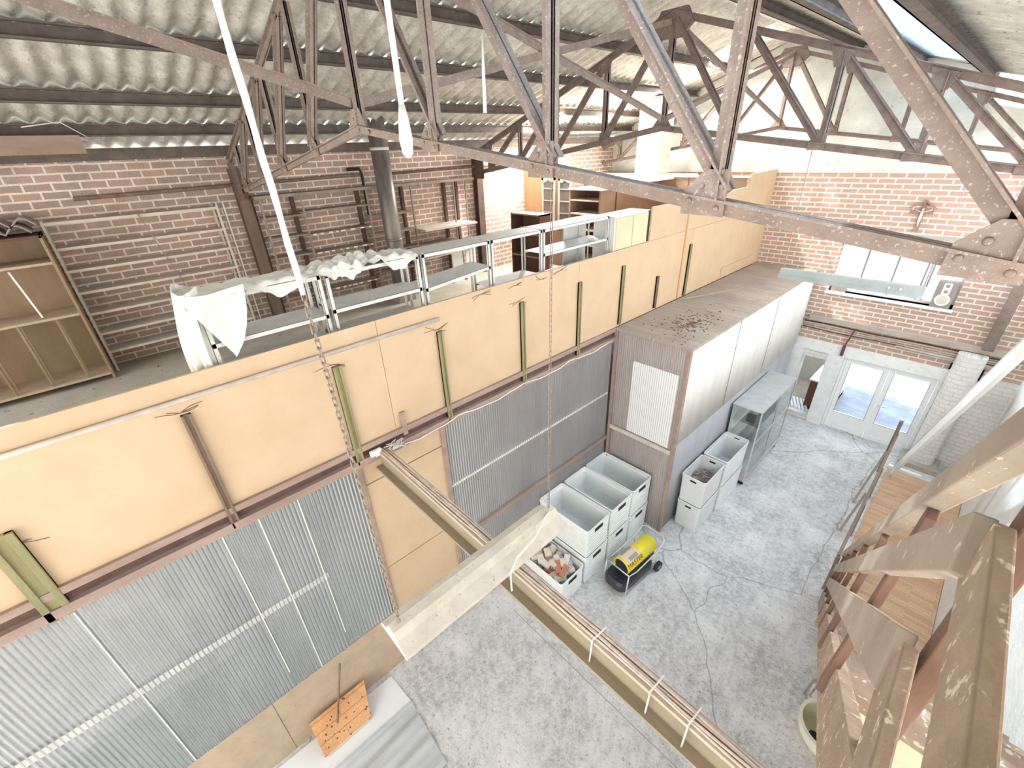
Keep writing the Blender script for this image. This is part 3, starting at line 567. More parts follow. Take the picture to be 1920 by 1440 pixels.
# ================================================================== CRATES
def rloop(w, d, r, z, n=4):
    out = []
    for cx, cy, a0 in ((w / 2 - r, d / 2 - r, 0), (-w / 2 + r, d / 2 - r, 90), (-w / 2 + r, -d / 2 + r, 180), (w / 2 - r, -d / 2 + r, 270)):
        for k in range(n + 1):
            a = math.radians(a0 + 90 * k / n); out.append((cx + r * math.cos(a), cy + r * math.sin(a), z))
    return out
def crate(name, label, cat, loc, w, d, h, mat, ribs, group, slots='x', rotz=0):
    t = thing(name, label, cat, loc, rotz, group)
    L = []; r = 0.05
    def lp(z, off): L.append(rloop(w + 2 * off, d + 2 * off, max(0.012, r + off), z))
    lp(0.0, -0.03); lp(0.012, -0.02)
    n = ribs
    if n:
        for k in range(n):
            z0 = 0.03 + (h - 0.12) * k / n; z1 = 0.03 + (h - 0.12) * (k + 1) / n; tp = lambda z: -0.018 + 0.012 * z / h
            lp(z0 + 0.012, tp(z0) - 0.013); lp(z0 + 0.02, tp(z0)); lp(z1 - 0.006, tp(z1)); lp(z1, tp(z1) - 0.013)
    else:
        lp(h - 0.06, -0.01)
    lp(h - 0.06, -0.008)
    o = obj('body', MB().loft(L, True, False), mat, t, local=True)
    I = [rloop(w - 0.02, d - 0.02, r, h - 0.06)]
    if n:
        for k in range(n - 1, -1, -1):
            z0 = 0.03 + (h - 0.12) * k / n; z1 = 0.03 + (h - 0.12) * (k + 1) / n
            I += [rloop(w - 0.045, d - 0.045, r, z1), rloop(w - 0.06, d - 0.06, r, z1 - 0.008), rloop(w - 0.06, d - 0.06, r, z0 + 0.012)]
    I += [rloop(w - 0.07, d - 0.07, r, 0.02)]
    obj('inside', MB().loft(I, False, True), mat, t, local=True)
    obj('rim', MB().loft([rloop(w - 0.016, d - 0.016, r, h - 0.062), rloop(w, d, r, h - 0.055), rloop(w, d, r, h - 0.006), rloop(w - 0.008, d - 0.008, r, h), rloop(w - 0.03, d - 0.03, r, h), rloop(w - 0.036, d - 0.036, r, h - 0.008), rloop(w - 0.03, d - 0.03, r, h - 0.062)], False, False), mat, t, local=True)
    for s in (-1, 1):
        sw = d * 0.34
        if slots == 'x': obj('handle_slot', B(s * (w / 2 - 0.02), s * (w / 2 - 0.002), -sw / 2, sw / 2, h - 0.15, h - 0.085), 'dark', t, local=True, bevel=0.004)
        else: obj('handle_slot', B(-0.06, 0.06, s * (d / 2 - 0.02), s * (d / 2 + 0.001), h - 0.1, h - 0.065), 'dark', t, local=True, bevel=0.004)
    return t
LW, LD = 1.14, 0.655
gl = 'big grey ribbed crates'
cr0 = crate('storage_crate', 'ribbed grey crate full of broken bricks, nearest of the row', 'crate', (-3.62, 3.97, 0), LW, 0.61, 0.57, 'crate', 7, gl)
ca = crate('storage_crate', 'lower grey crate of the stack beside the brick filled crate', 'crate', (-3.62, 4.64, 0), LW, LD, 0.655, 'crate', 8, gl)
for (y, k, l) in ((4.64, 1, 'empty upper grey crate of the stack beside the brick filled crate'), (5.33, 0, 'lower grey crate of the middle stack behind the yellow heater'), (5.33, 1, 'upper grey crate of the middle stack, with a few wires inside'),
                  (6.0, 0, 'lower grey crate of the stack touching the lean-to front'), (6.0, 1, 'empty upper grey crate of the stack touching the lean-to front')):
    dup(ca, (-3.62, y, 0.655 * k), 0, l)
# bricks
def brick_mesh(sx, sy, sz):
    m = MB(); c = [(sx * a + RND.uniform(-.012, .012), sy * b + RND.uniform(-.012, .012), sz * e_ + RND.uniform(-.01, .01)) for a in (-.5, .5) for b in (-.5, .5) for e_ in (-.5, .5)]
    return m.add(c, [(0, 1, 3, 2), (4, 6, 7, 5), (0, 4, 5, 1), (2, 3, 7, 6), (0, 2, 6, 4), (1, 5, 7, 3)])
bl = {'brick_cream': 'cream coloured broken brick heaped in the nearest crate', 'brick_orange': 'orange coloured broken brick heaped in the nearest crate', 'brick_pale': 'whitish plastered brick heaped in the nearest crate', 'brick_red': 'red broken brick heaped in the nearest crate'}
protos = {}
bi = 0
for layer in range(2):
    for ix in range(8):
        for iy in range(4):
            kind = RND.choice(['brick_cream', 'brick_cream', 'brick_cream', 'brick_orange', 'brick_pale', 'brick_pale', 'brick_pale', 'brick_cream', 'brick_red'])
            x = -3.62 - 0.4 + 0.114 * ix + RND.uniform(-.015, .015); y = 3.97 - 0.15 + 0.1 * iy + RND.uniform(-.012, .012)
            if layer and RND.random() < 0.4: continue
            z = 0.45 + 0.1 * layer + RND.uniform(-.015, .02)
            key = (kind, bi % 3)
            if key not in protos:
                mb = brick_mesh(RND.uniform(.15, .23), RND.uniform(.09, .11), RND.uniform(.065, .08)); o = obj('brick', mb, kind, label=bl[kind], cat='brick', group='bricks in the nearest crate: ' + kind.split('_')[1], base=False); protos[key] = o
            else:
                o = protos[key].copy(); COL.objects.link(o)
            o.location = (x, y, z); o.rotation_euler = (RND.uniform(-.35, .35), RND.uniform(-.35, .35), RND.uniform(0, 3.14)); bi += 1
# wires in middle crate
pts = [(-3.55 + 0.14 * math.cos(i * 0.7) * (1 - i / 50), 5.35 + 0.1 * math.sin(i * 0.9), 0.69 + 0.0008 * i) for i in range(26)]
obj('wire', MB().tube(pts, 0.006, 5), 'dark', label='dark loose wire on the bottom of the middle upper crate', cat='wire')
# small smooth crates beside the lean-to
gs = 'white crates beside the lean-to'
cs = crate('storage_box', 'lower smooth white crate of the pair by the lean-to corner', 'crate', (-2.45, 7.22, 0), 0.49, 0.84, 0.655, 'crate_white', 0, gs, 'y')
dup(cs, (-2.45, 7.22, 0.655), 0, 'upper smooth white crate by the lean-to corner, grey scrap inside')
cg = crate('storage_box', 'lower ribbed white crate between the smooth pair and the glass case', 'crate', (-2.435, 8.23, 0), 0.51, 1.08, 0.66, 'crate_white', 8, gs, 'y')
dup(cg, (-2.435, 8.23, 0.66), 0, 'empty upper ribbed white crate next to the glass case')
sm = MB()
for i in range(40):
    x = -2.45 + RND.uniform(-.17, .17); y = 7.3 + RND.uniform(-.3, .3); z = 1.02 + RND.uniform(-.03, .05)
    sm.bar((x, y, z), (x + RND.uniform(-.12, .12), y + RND.uniform(-.15, .15), z + RND.uniform(-.02, .05)), 0.02, 0.015)
for i in range(12):
    x = -2.45 + RND.uniform(-.2, .2); sm.box(-2.65, -2.25, 6.88 + i * 0.06, 6.93 + i * 0.06, 0.93, 0.98)
obj('scrap', sm, 'cone', label='dark grey tangled scrap lying in the upper smooth white crate', cat='scrap', kind='stuff')

# ------------------------------------------------------------------ heater
ht = thing('space_heater', 'yellow cylindrical space heater on a wheeled frame beside the crates', 'heater', (-2.6, 5.18, 0), math.radians(-4))
def cyl_shell(r, y0, y1, z, n=28, a0=0, a1=360):
    m = MB(); L = []
    for y in (y0, y1): L.append([(r * math.cos(math.radians(a0 + (a1 - a0) * k / n)), y, z + r * math.sin(math.radians(a0 + (a1 - a0) * k / n))) for k in range(n + 1)])
    vs = L[0] + L[1]; m.add(vs, [(k, k + 1, n + 2 + k, n + 1 + k) for k in range(n)]); m.smooth = True; return m
hz = 0.46
obj('outer_shell', cyl_shell(0.165, -0.42, 0.42, hz, 32, -35, 215), 'yellow', ht, local=True, solid=0.01)
obj('burner_tube', MB().tube([(0, -0.4, hz), (0, 0.4, hz)], 0.13, 24), 'dark', ht, local=True)
obj('lower_housing', B(-0.14, 0.14, -0.38, 0.4, hz - 0.2, hz - 0.06), 'black_plastic', ht, local=True, bevel=0.01)
tk = [rloop(0.46, 0.95, 0.12, z) for z in (0.1,)]
L = [[(x * k, y * k - 0.15, z) for x, y, _ in rloop(0.46, 0.95, 0.15, 0)] for z, k in ((0.06, 0.9), (0.1, 1), (0.22, 1), (0.27, 0.92))]
obj('fuel_tank', MB().loft(L), 'black_plastic', ht, local=True)
obj('fuel_cap', MB().cyl((0.0, -0.5, 0.27), (0.0, -0.5, 0.31), 0.045), 'black_plastic', ht, local=True, label='round filler cap')
fr = [(-0.24, -0.5, 0.5), (0.24, -0.5, 0.5), (0.25, -0.3, 0.46), (0.25, 0.3, 0.5), (0.24, 0.5, 0.62), (0.18, 0.56, 0.64), (-0.18, 0.56, 0.64), (-0.24, 0.5, 0.62), (-0.25, 0.3, 0.5), (-0.25, -0.3, 0.46)]
obj('frame_tube', MB().tube(fr, 0.013, 8, True), 'chrome', ht, local=True)
for s in (-1, 1):
    obj('leg', MB().tube([(s * 0.24, -0.5, 0.5), (s * 0.24, -0.54, 0.03), (s * 0.24, -0.4, 0.015), (s * 0.24, 0.3, 0.05)], 0.013, 8), 'chrome', ht, local=True)
    obj('upright', MB().tube([(s * 0.25, 0.3, 0.05), (s * 0.25, 0.32, 0.5)], 0.011, 8), 'chrome', ht, local=True)
    w = obj('wheel', MB().tube([(s * 0.25, 0.36, 0.1), (s * 0.31, 0.36, 0.1)], 0.1, 20), 'dark', ht, local=True)
    obj('hub', MB().tube([(s * 0.312, 0.36, 0.1), (s * 0.318, 0.36, 0.1)], 0.045, 14), 'cone', w, local=True)
obj('axle', MB().tube([(-0.25, 0.36, 0.1), (0.25, 0.36, 0.1)], 0.012, 8), 'chrome', ht, local=True)
obj('side_panel', cyl_shell(0.178, -0.4, -0.02, hz, 10, 40, 140), 'board_pale', ht, local=True, label='pale label sheet wrapped on the front half')
obj('sticker', cyl_shell(0.1815, -0.3, -0.08, hz, 6, 52, 74), 'sticker', ht, local=True, label='grey instruction sticker')
obj('sticker', cyl_shell(0.1815, -0.33, -0.06, hz, 6, 108, 132), 'sticker', ht, local=True, label='grey instruction sticker')
fc = bpy.data.curves.new('lettering', 'FONT'); fc.body = 'MASTER'; fc.size = 0.115; fc.align_x = 'CENTER'; fc.align_y = 'CENTER'
fo = bpy.data.objects.new('tmp', fc); COL.objects.link(fo)
dg = bpy.context.evaluated_depsgraph_get(); tme = bpy.data.meshes.new_from_object(fo.evaluated_get(dg))
tm = MB(); vs = []
for v in tme.vertices:
    a = math.radians(33) + (v.co.y / 0.182); vs.append((0.1835 * math.cos(a), -0.2 + v.co.x, hz + 0.1835 * math.sin(a)))
tm.add(vs, [tuple(p.vertices) for p in tme.polygons])
bpy.data.objects.remove(fo)
obj('lettering', tm, 'orange_red', ht, local=True, label='dark red brand lettering along the cylinder')

# ------------------------------------------------------------------ glass display case
t = thing('display_case', 'glass display case with a dusty top beside the lean-to', 'display case', (-2.4, 9.9, 0))
x0, x1, y0, y1, h = -2.71, -2.1, 8.86, 10.98, 2.0
obj('top', B(x0, x1, y0, y1, h - 0.03, h), 'galv', t, bevel=0.004)
obj('base', B(x0, x1 - 0.02, y0 + 0.02, y1, 0.12, 0.3), 'galv', t)
obj('back_panel', B(x0, x0 + 0.015, y0, y1, 0.3, h - 0.03), 'paint_white', t)
for (x, y) in ((x0, y0), (x1 - 0.025, y0), (x0, y1 - 0.025), (x1 - 0.025, y1 - 0.025), (x1 - 0.025, (y0 + y1) / 2)): obj('corner_post', B(x, x + 0.025, y, y + 0.025, 0.12, h - 0.03), 'chrome', t)
for z in (0.75, 1.2, 1.6): obj('shelf', B(x0 + 0.02, x1 - 0.05, y0 + 0.03, y1 - 0.03, z, z + 0.01), 'glass', t, label='glass shelf')
obj('glass_pane', B(x1 - 0.016, x1 - 0.01, y0 + 0.025, (y0 + y1) / 2, 0.32, h - 0.04), 'glass', t); obj('glass_pane', B(x1 - 0.016, x1 - 0.01, (y0 + y1) / 2 + 0.03, y1 - 0.025, 0.32, h - 0.04), 'glass', t)
obj('glass_pane', B(x0 + 0.03, x1 - 0.03, y0 + 0.008, y0 + 0.014, 0.32, h - 0.04), 'glass', t)
for z in (0.3, 1.2): obj('edge_rail', B(x1 - 0.008, x1 + 0.004, y0, y1, z, z + 0.03), 'chrome', t)
for (x, y) in ((x0 + 0.06, y0 + 0.08), (x1 - 0.08, y0 + 0.08), (x0 + 0.06, y1 - 0.1), (x1 - 0.08, y1 - 0.1)): obj('castor', MB().tube([(x, y - 0.02, 0.06), (x, y + 0.02, 0.06)], 0.06, 12), 'dark', t)
obj('small_box', B(-2.42, -2.25, 8.98, 9.08, 1.61, 1.78), 'dark', label='small black box standing inside the glass case', cat='box')

# ================================================================== FAR WALL FITTINGS
t = thing('door_1', None, None, (-0.68, YF + 0.1, 0)); tag(t, 'white double door with tall glass panes in the far wall', 'door', kind='structure')
fm = MB(); fm.box(-1.62, -1.56, YF + 0.02, YF + 0.14, 0, 2.08); fm.box(0.19, 0.25, YF + 0.02, YF + 0.14, 0, 2.08); fm.box(-1.56, 0.19, YF + 0.02, YF + 0.14, 2.02, 2.08)
obj('door_frame', fm, 'paint_white', t)
for a, b in ((-1.555, -0.69), (-0.68, 0.185)):
    m = MB(); y0, y1 = YF + 0.04, YF + 0.1
    m.box(a, a + 0.1, y0, y1, 0.02, 2.015); m.box(b - 0.1, b, y0, y1, 0.02, 2.015); m.box(a + 0.1, b - 0.1, y0, y1, 1.92, 2.015); m.box(a + 0.1, b - 0.1, y0, y1, 0.4, 0.5); m.box(a + 0.1, b - 0.1, y0, y1, 0.02, 0.13); m.box(a + 0.1, b - 0.1, y0 + 0.02, y1 - 0.02, 0.13, 0.4)
    lf = obj('door_leaf', m, 'paint_white', t, bevel=0.004)
    obj('bead', MB().box(a + 0.095, a + 0.105, y0 - 0.004, y0 + 0.01, 0.5, 1.92).box(b - 0.105, b - 0.095, y0 - 0.004, y0 + 0.01, 0.5, 1.92).box(a + 0.1, b - 0.1, y0 - 0.004, y0 + 0.01, 0.495, 0.505), 'cone', lf)
    obj('pane', B(a + 0.1, b - 0.1, y0 + 0.028, y0 + 0.034, 0.5, 1.92), 'glass', lf)
    if a > -1: obj('handle', MB().tube([(a + 0.05, y0, 1.02), (a + 0.05, y0 - 0.05, 1.02), (a + 0.17, y0 - 0.05, 1.03)], 0.012, 8), 'chrome', lf)
# window
t = thing('window_1', None, None, (-1.26, YF + 0.15, 3.64)); tag(t, 'white framed window high in the far brick wall', 'window', kind='structure')
fm = MB()
for x in (-2.40, -0.18): fm.box(x, x + 0.05, YF + 0.16, YF + 0.24, 3.64, 4.86)
fm.box(-2.40, -0.13, YF + 0.16, YF + 0.24, 3.64, 3.7); fm.box(-2.40, -0.13, YF + 0.16, YF + 0.24, 4.8, 4.86)
obj('window_frame', fm, 'paint_white', t)
for x in (-1.87, -1.3, -0.78, -0.68): obj('mullion', B(x - 0.012, x + 0.012, YF + 0.15, YF + 0.22, 3.7, 4.8), 'cone', t)
obj('pane', B(-2.36, -0.17, YF + 0.21, YF + 0.218, 3.68, 4.82), 'frost', t)
# speaker on sill
t = thing('loudspeaker', 'grey loudspeaker standing on the right end of the window sill', 'loudspeaker', (-0.34, YF + 0.06, 3.64))
obj('cabinet', B(-0.50, -0.18, YF - 0.05, YF + 0.14, 3.64, 4.2), 'cone', t, bevel=0.008)
obj('woofer', MB().tube([(-0.34, YF - 0.052, 3.82), (-0.34, YF - 0.066, 3.82)], 0.125, 24), 'paint_white', t)
obj('cone', MB().tube([(-0.34, YF - 0.066, 3.82), (-0.34, YF - 0.07, 3.82)], 0.092, 24), 'shelf_grey', t)
for z in (4.0, 4.12):
    obj('tweeter_plate', B(-0.40, -0.27, YF - 0.06, YF - 0.05, z - 0.055, z + 0.055), 'paint_white', t)
    obj('tweeter', MB().tube([(-0.335, YF - 0.06, z), (-0.335, YF - 0.066, z)], 0.036, 14), 'cone', t)
obj('sill_box', B(-2.36, -2.06, YF + 0.0, YF + 0.13, 3.64, 3.84), 'cone', label='dark grey box on the left end of the window sill', cat='box')
# crucifix
t = thing('crucifix', 'wooden crucifix with a little roof hanging on the far brick wall', 'crucifix', (-1.21, YF, 5.1))
obj('upright', B(-1.245, -1.165, YF - 0.03, YF - 0.002, 5.14, 5.68), 'cross', t); obj('crossbar', B(-1.40, -1.03, YF - 0.032, YF - 0.002, 5.5, 5.56), 'cross', t)
m = MB(); m.bar((-1.21, YF - 0.05, 5.76), (-1.42, YF - 0.05, 5.6), 0.1, 0.018, up=(0, 0, 1)); m.bar((-1.21, YF - 0.05, 5.76), (-1.0, YF - 0.05, 5.6), 0.1, 0.018, up=(0, 0, 1))
obj('little_roof', m, 'cross', t)
m = MB(); m.tube([(-1.205, YF - 0.05, 5.60), (-1.205, YF - 0.055, 5.56), (-1.205, YF - 0.055, 5.42), (-1.21, YF - 0.06, 5.34), (-1.2, YF - 0.05, 5.25)], [0.02, 0.014, 0.03, 0.02, 0.01], 8); m.tube([(-1.34, YF - 0.045, 5.58), (-1.205, YF - 0.05, 5.52), (-1.07, YF - 0.045, 5.58)], 0.01, 6)
obj('figure', m, 'figure', t)
# ledge, cables, beams on far wall
obj('ledge_beam', B(-2.6, XR, YF - 0.12, YF, 2.86, 3.0), 'concrete', label='weathered horizontal beam on the far wall under the window', cat='beam', bevel=0.01)
for i, (z, r, mt) in enumerate(((2.8, 0.014, 'plate_dark'), (2.72, 0.016, 'cable'), (2.64, 0.012, 'plate_dark'))):
    p = [(-2.7 + k * 0.4, YF - 0.03, z + 0.012 * math.sin(k * 1.3 + i) - 0.01 * k * 0.1) for k in range(10)]
    obj('wall_cable', MB().tube(p, r, 6), mt, label='cable along the far wall under the beam, %s from the top' % ORD[i], cat='cable', group='far wall cables')
obj('wall_pipe', MB().tube([(-0.75, YF - 0.05, 2.62), (0.95, YF - 0.05, 2.6)], 0.03, 10), 'conduit', label='pale pipe on the far wall above the double door', cat='pipe')
obj('bracket', MB().box(-1.72, -1.66, YF - 0.1, YF - 0.03, 2.1, 2.36).bar((-1.69, YF - 0.06, 2.36), (-1.6, YF - 0.06, 2.8), 0.03, 0.03, up=(0, 1, 0)), 'wood_red', label='rusty bracket on the far wall between the openings', cat='bracket')
obj('recess_shade', B(0.24, 0.78, YF + 0.1, YF + 0.3, 2.2, 2.5), 'dark', label='dark block for the shade in the recess right of the double door', cat='recess')  # dark block set into the wall recess to give its shade
obj('brick_pier', MB().loft([rloop(0.46, 0.42, 0.16, z) for z in (0.12, 0.9, 1.8, 2.3, 2.84)]), 'brick_white', base=False, label='white painted brick pier right of the double door', cat='pier').location = (0.5, YF - 0.24, 0)
obj('pier_plinth', B(0.14, 0.86, YF - 0.62, YF, 0, 0.12), 'concrete', label='rough concrete plinth under the white brick pier', cat='plinth')
obj('steel_column', B(0.56, 0.74, YF - 0.3, YF - 0.14, 3.0, 6.55), 'steel', label='steel column standing on the far ledge at the right', cat='column')
for i in range(3):
    p = [(0.31 + 0.06 * i + 0.05 * math.cos(k * 0.8), YF - 0.05 - 0.01 * math.sin(k), 1.0 + 0.1 * i + 0.03 * k) for k in range(18)]
    obj('wire', MB().tube(p, 0.007, 5), 'cone', label='curly wire by the right door jamb, %s from the left' % ORD[i], cat='wire', group='wires at the door jamb')
# back room contents
t = thing('cupboard', 'white topped brown cupboard seen through the left opening', 'cupboard', (-2.05, 13.55, 0.1))
obj('carcass', B(-2.22, -1.76, 13.25, 14.4, 0.1, 1.02), 'wood_red', t); obj('top', B(-2.25, -1.74, 13.22, 14.42, 1.02, 1.06), 'paint_white', t)
m = MB()
for k in range(6): m.bar((-2.5 + 0.09 * k, 12.98, 0.2), (-2.75 + 0.09 * k, 13.6, 0.2), 0.06, 0.05)
obj('slatted_panel', m, 'paint_white', label='white slatted panel lying in the left opening', cat='panel')
obj('plank', B(-2.55, -1.95, YF + 0.02, YF + 0.32, 0.1, 0.17), 'paint_chipped', label='worn white threshold board in the left opening', cat='sill')
obj('narrow_board', B(-2.95, -2.79, YF - 0.06, YF - 0.02, 0.0, 2.0), 'board', label='narrow plywood board left of the white opening', cat='wooden board')

# ================================================================== HANGING FIXTURES, CHAINS, CORDS
def chain_mesh(p0, p1, n):
    m = MB(); p0 = Vector(p0); p1 = Vector(p1)
    for i in range(n):
        a = p0.lerp(p1, i / n); b = p0.lerp(p1, (i + 1.25) / n); ax = Vector((1, 0, 0)) if i % 2 else Vector((0, 1, 0))
        w = 0.009
        m.tube([a + ax * w, b + ax * w, b - ax * w, a - ax * w], 0.0035, 4, True)
    return m
t = thing('light_fitting', 'long dusty fluorescent fitting hanging on chains over the floor beam', 'light', (-1.9, 1.33, 4.15))
prof = [(-0.07, 0.05), (-0.04, 0.11), (0.04, 0.11), (0.07, 0.05), (0.17, 0.0), (0.175, -0.03), (-0.175, -0.03), (-0.17, 0.0)]
obj('housing', MB().prism([(-1.9 + a, 0.53, 4.12 + b) for a, b in prof], (0, 1.6, 0)), 'fixture', t, bevel=0.004)
obj('lamp_tube', MB().cyl((-1.84, 0.58, 4.07), (-1.84, 2.08, 4.07), 0.014, 10), 'paint_white', t); obj('lamp_tube', MB().cyl((-1.96, 0.58, 4.07), (-1.96, 2.08, 4.07), 0.014, 10), 'paint_white', t)
obj('chain', chain_mesh((-1.9, 2.08, 4.22), (-1.9, 2.1, 6.85), 70), 'rust_chain', t)
obj('chain', chain_mesh((-1.9, 0.6, 4.22), (-1.9, 0.56, 6.55), 62), 'rust_chain', t)
p = [(-1.9 + 0.006 * math.sin(k * 2.1), 0.56 - k * 0.002, 6.5 + k * 0.1) for k in range(15)]
obj('hanging_rope', MB().tube(p, [0.0135 if k % 3 else 0.011 for k in range(15)], 8), 'white_rope', label='thick white wrapped rope hanging from the roof down to the chain', cat='rope')
p = [(-1.86, 2.05, 4.24), (-1.83, 1.95, 4.25), (-1.75, 1.75, 4.24), (-1.74, 1.55, 4.2), (-1.72, 1.45, 4.12), (-1.68, 1.42, 3.98)]
obj('power_cord', MB().tube(p, 0.009, 6), 'rail_white', label='white power cord draped over the dusty hanging fitting', cat='cable')
t = thing('light_fitting', 'greenish fluorescent fitting hanging in front of the far window', 'light', (-1.18, 7.25, 5.2))
prof = [(-0.04, 0.12), (0.04, 0.12), (0.06, 0.05), (0.12, 0.0), (-0.12, 0.0), (-0.06, 0.05)]
obj('housing', MB().prism([(-2.0, 7.25 + a, 5.2 + b) for a, b in prof], (1.63, 0, 0)), 'fixture_green', t)
obj('lamp_tube', MB().cyl((-1.95, 7.25, 5.185), (-0.42, 7.25, 5.185), 0.014, 10), 'paint_white', t)
obj('hanging_wire', MB().tube([(-1.98, 7.25, 5.3), (-2.0, 7.25, 6.85)], 0.005, 5), 'cone', t); obj('hanging_wire', MB().tube([(-0.4, 7.25, 5.3), (-0.4, 7.25, 6.65)], 0.005, 5), 'cone', t)
for x in (-0.72, -0.6): obj('cap', MB().dome((x, 7.19, 5.27), 0.014, (0, -1, 0.4)), 'paint_white', t)
t = thing('fly_strip', 'white pull cord with a wrapped bulb end hanging under the near truss', 'cord', (-1.63, 1.0, 6.95))
p = [(-1.65, 1.0, 7.95), (-1.655, 1.0, 7.5), (-1.65, 1.0, 7.16)]
obj('cord', MB().tube(p, 0.011, 8), 'white_rope', t)
obj('wrapped_end', MB().tube([(-1.65, 1.0, 7.16), (-1.65, 1.0, 7.12), (-1.652, 1.0, 7.05), (-1.65, 1.0, 7.0), (-1.65, 1.0, 6.985)], [0.011, 0.018, 0.026, 0.02, 0.006], 10), 'white_rope', t)
obj('pull_cord', MB().tube([(-2.46, 2.1, 7.62), (-2.47, 2.1, 7.4), (-2.475, 2.1, 7.21)], [0.005, 0.01, 0.012], 8), 'white_rope', label='short white cord dangling between the near truss struts', cat='cord')
t = thing('light_fitting', 'brown two piece lamp batten hanging at the upper left corner', 'light', (-8.3, -0.4, 7.13))
obj('housing', B(-8.38, -8.22, -1.8, 0.33, 7.24, 7.36), 'plate', t); obj('reflector', MB().prism([(-8.46, -1.8, 7.16), (-8.14, -1.8, 7.16), (-8.22, -1.8, 7.24), (-8.38, -1.8, 7.24)], (0, 2.13, 0)), 'board_dusty', t)
obj('lamp_cable', MB().tube([(-8.3, 0.33, 7.3), (-8.28, 0.5, 7.26), (-8.2, 0.2, 7.5), (-8.1, -0.15, 7.44)], 0.007, 6), 'rail_white', label='white cable curling from the upper left lamp to the purlin', cat='cable')

# ------------------------------------------------------------------ floor beam with cables
t = thing('cable_beam', 'long timber beam crossing the hall above the concrete floor', 'beam', (-1.9, 1.62, 3.85))
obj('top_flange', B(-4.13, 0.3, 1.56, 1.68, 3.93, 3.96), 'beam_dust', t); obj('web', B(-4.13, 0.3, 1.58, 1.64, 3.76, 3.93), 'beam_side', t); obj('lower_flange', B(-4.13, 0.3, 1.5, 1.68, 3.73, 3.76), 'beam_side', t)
for i in range(5):
    p = [(-4.1 + k * 0.22, 1.585 + 0.018 * i + 0.006 * math.sin(k * 0.9 + i * 2), 3.972 + 0.005 * (i % 2) + 0.004 * math.sin(k * 1.7 + i)) for k in range(20)]
    obj('cable', MB().tube(p, 0.009, 6), 'cable', label='dusty cable lying on the crossing beam, %s from the near side' % ORD[i], cat='cable', group='cables on the crossing beam')
for i, x in enumerate((-1.0, -0.55, -0.3)):
    obj('cable_tie', MB().tube([(x, 1.53, 3.75), (x, 1.55, 3.99), (x + 0.01, 1.69, 3.99), (x, 1.7, 3.9)], 0.006, 5), 'rail_white', label='pale cable tie round the crossing beam, %s from the left' % ORD[i], cat='cable tie', group='cable ties')

# ================================================================== MEZZANINE FURNITURE
def steel_shelf(y0, y1, label, zs, tilt=0.0):
    t = thing('steel_shelf', label, 'shelf unit', (-4.55, (y0 + y1) / 2, 4.2), 0, 'grey steel shelves along the parapet')
    xa, xb = -4.70, -4.30
    for y in (y0, y1 - 0.035):
        for x in (xa, xb - 0.035):
            m = MB(); m.box(x, x + 0.035, y, y + 0.004, 4.2, 6.02); xx = x if x == xa else x + 0.031
            m.box(xx, xx + 0.004, y, y + 0.035, 4.2, 6.02); obj('upright', m, 'galv_light', t)
    for i, z in enumerate(zs):
        m = MB(); a = z + (tilt if i == 1 else 0); b = z - (tilt if i == 1 else 0)
        m.bar(((xa + xb) / 2, y0 + 0.005, a), ((xa + xb) / 2, y1 - 0.005, b), xb - xa, 0.004, up=(0, 0, 1))
        for x in (xa + 0.002, xb - 0.002): m.bar((x, y0 + 0.005, a - 0.018), (x, y1 - 0.005, b - 0.018), 0.004, 0.04)
        obj('shelf_board', m, 'galv_light' if i < 2 else 'galv', t)
steel_shelf(0.42, 1.46, 'grey steel shelf unit carrying the hanging end of the white sheet', (6.01, 5.62, 5.36, 4.6))
steel_shelf(1.50, 2.56, 'grey steel shelf unit right of the white sheet drop', (6.01, 5.65, 5.36, 4.6))
steel_shelf(2.60, 3.6, 'grey steel shelf unit with a sagging middle board', (6.01, 5.66, 5.28, 4.6), -0.04)
steel_shelf(3.62, 4.56, 'grey steel shelf unit right of the sagging board', (6.01, 5.4, 4.6))
steel_shelf(4.58, 6.12, 'grey steel shelf unit next to the pale cupboard', (6.01, 5.68, 5.3, 4.6))
# white sheet
t = thing('white_sheet', 'crumpled white sheet draped over the grey steel shelves', 'sheet', (-4.5, 1.4, 6.02))
def crumple(x, y, z, k=1.0):
    p = Vector((x * 5.5, y * 5.5, z * 5.5)); a = abs(mnoise.noise(p)); b_ = abs(mnoise.noise(p * 2.3 + Vector((7, 3, 1))))
    return k * (0.075 * a + 0.04 * b_)
def topf(u, v):
    y = 0.34 + 2.2 * u; x = -4.74 + 0.48 * v
    z = 6.03 + crumple(x, y, 0, 0.55 + 0.9 * max(0, math.sin((u - 0.42) * 5.5)))
    if v > 0.86: z -= (v - 0.86) * (0.55 + 0.45 * math.sin(u * 23))
    if v < 0.14: z -= (0.14 - v) * 0.6
    return (x, y, z)
m = MB().grid(topf, 150, 40); m.smooth = True; obj('top', m, 'tarp', t)
def dropf(u, v):
    a = 2 * math.pi * v; k = min(1, 0.25 + u * 2.4)
    rx = 0.19 - 0.05 * math.sin(u * 3); ry = 0.085 + 0.04 * u
    f = 1 + k * (0.13 * math.sin(7 * a + 2.5 * u) + 0.09 * math.sin(12 * a - 3 * u))
    x = -4.46 + rx * f * math.cos(a) + 0.05 * u; y = 0.40 + ry * f * math.sin(a) - 0.05 * math.sin(u * 3.1)
    z = 6.09 - 1.12 * u + 0.02 * (1 - u) * math.sin(2 * a) - 0.1 * u * math.sin(a * 2 + 1)
    return (x, y, z)
m = MB().grid(dropf, 50, 140); m.smooth = True; obj('hanging_end', m, 'tarp', t)
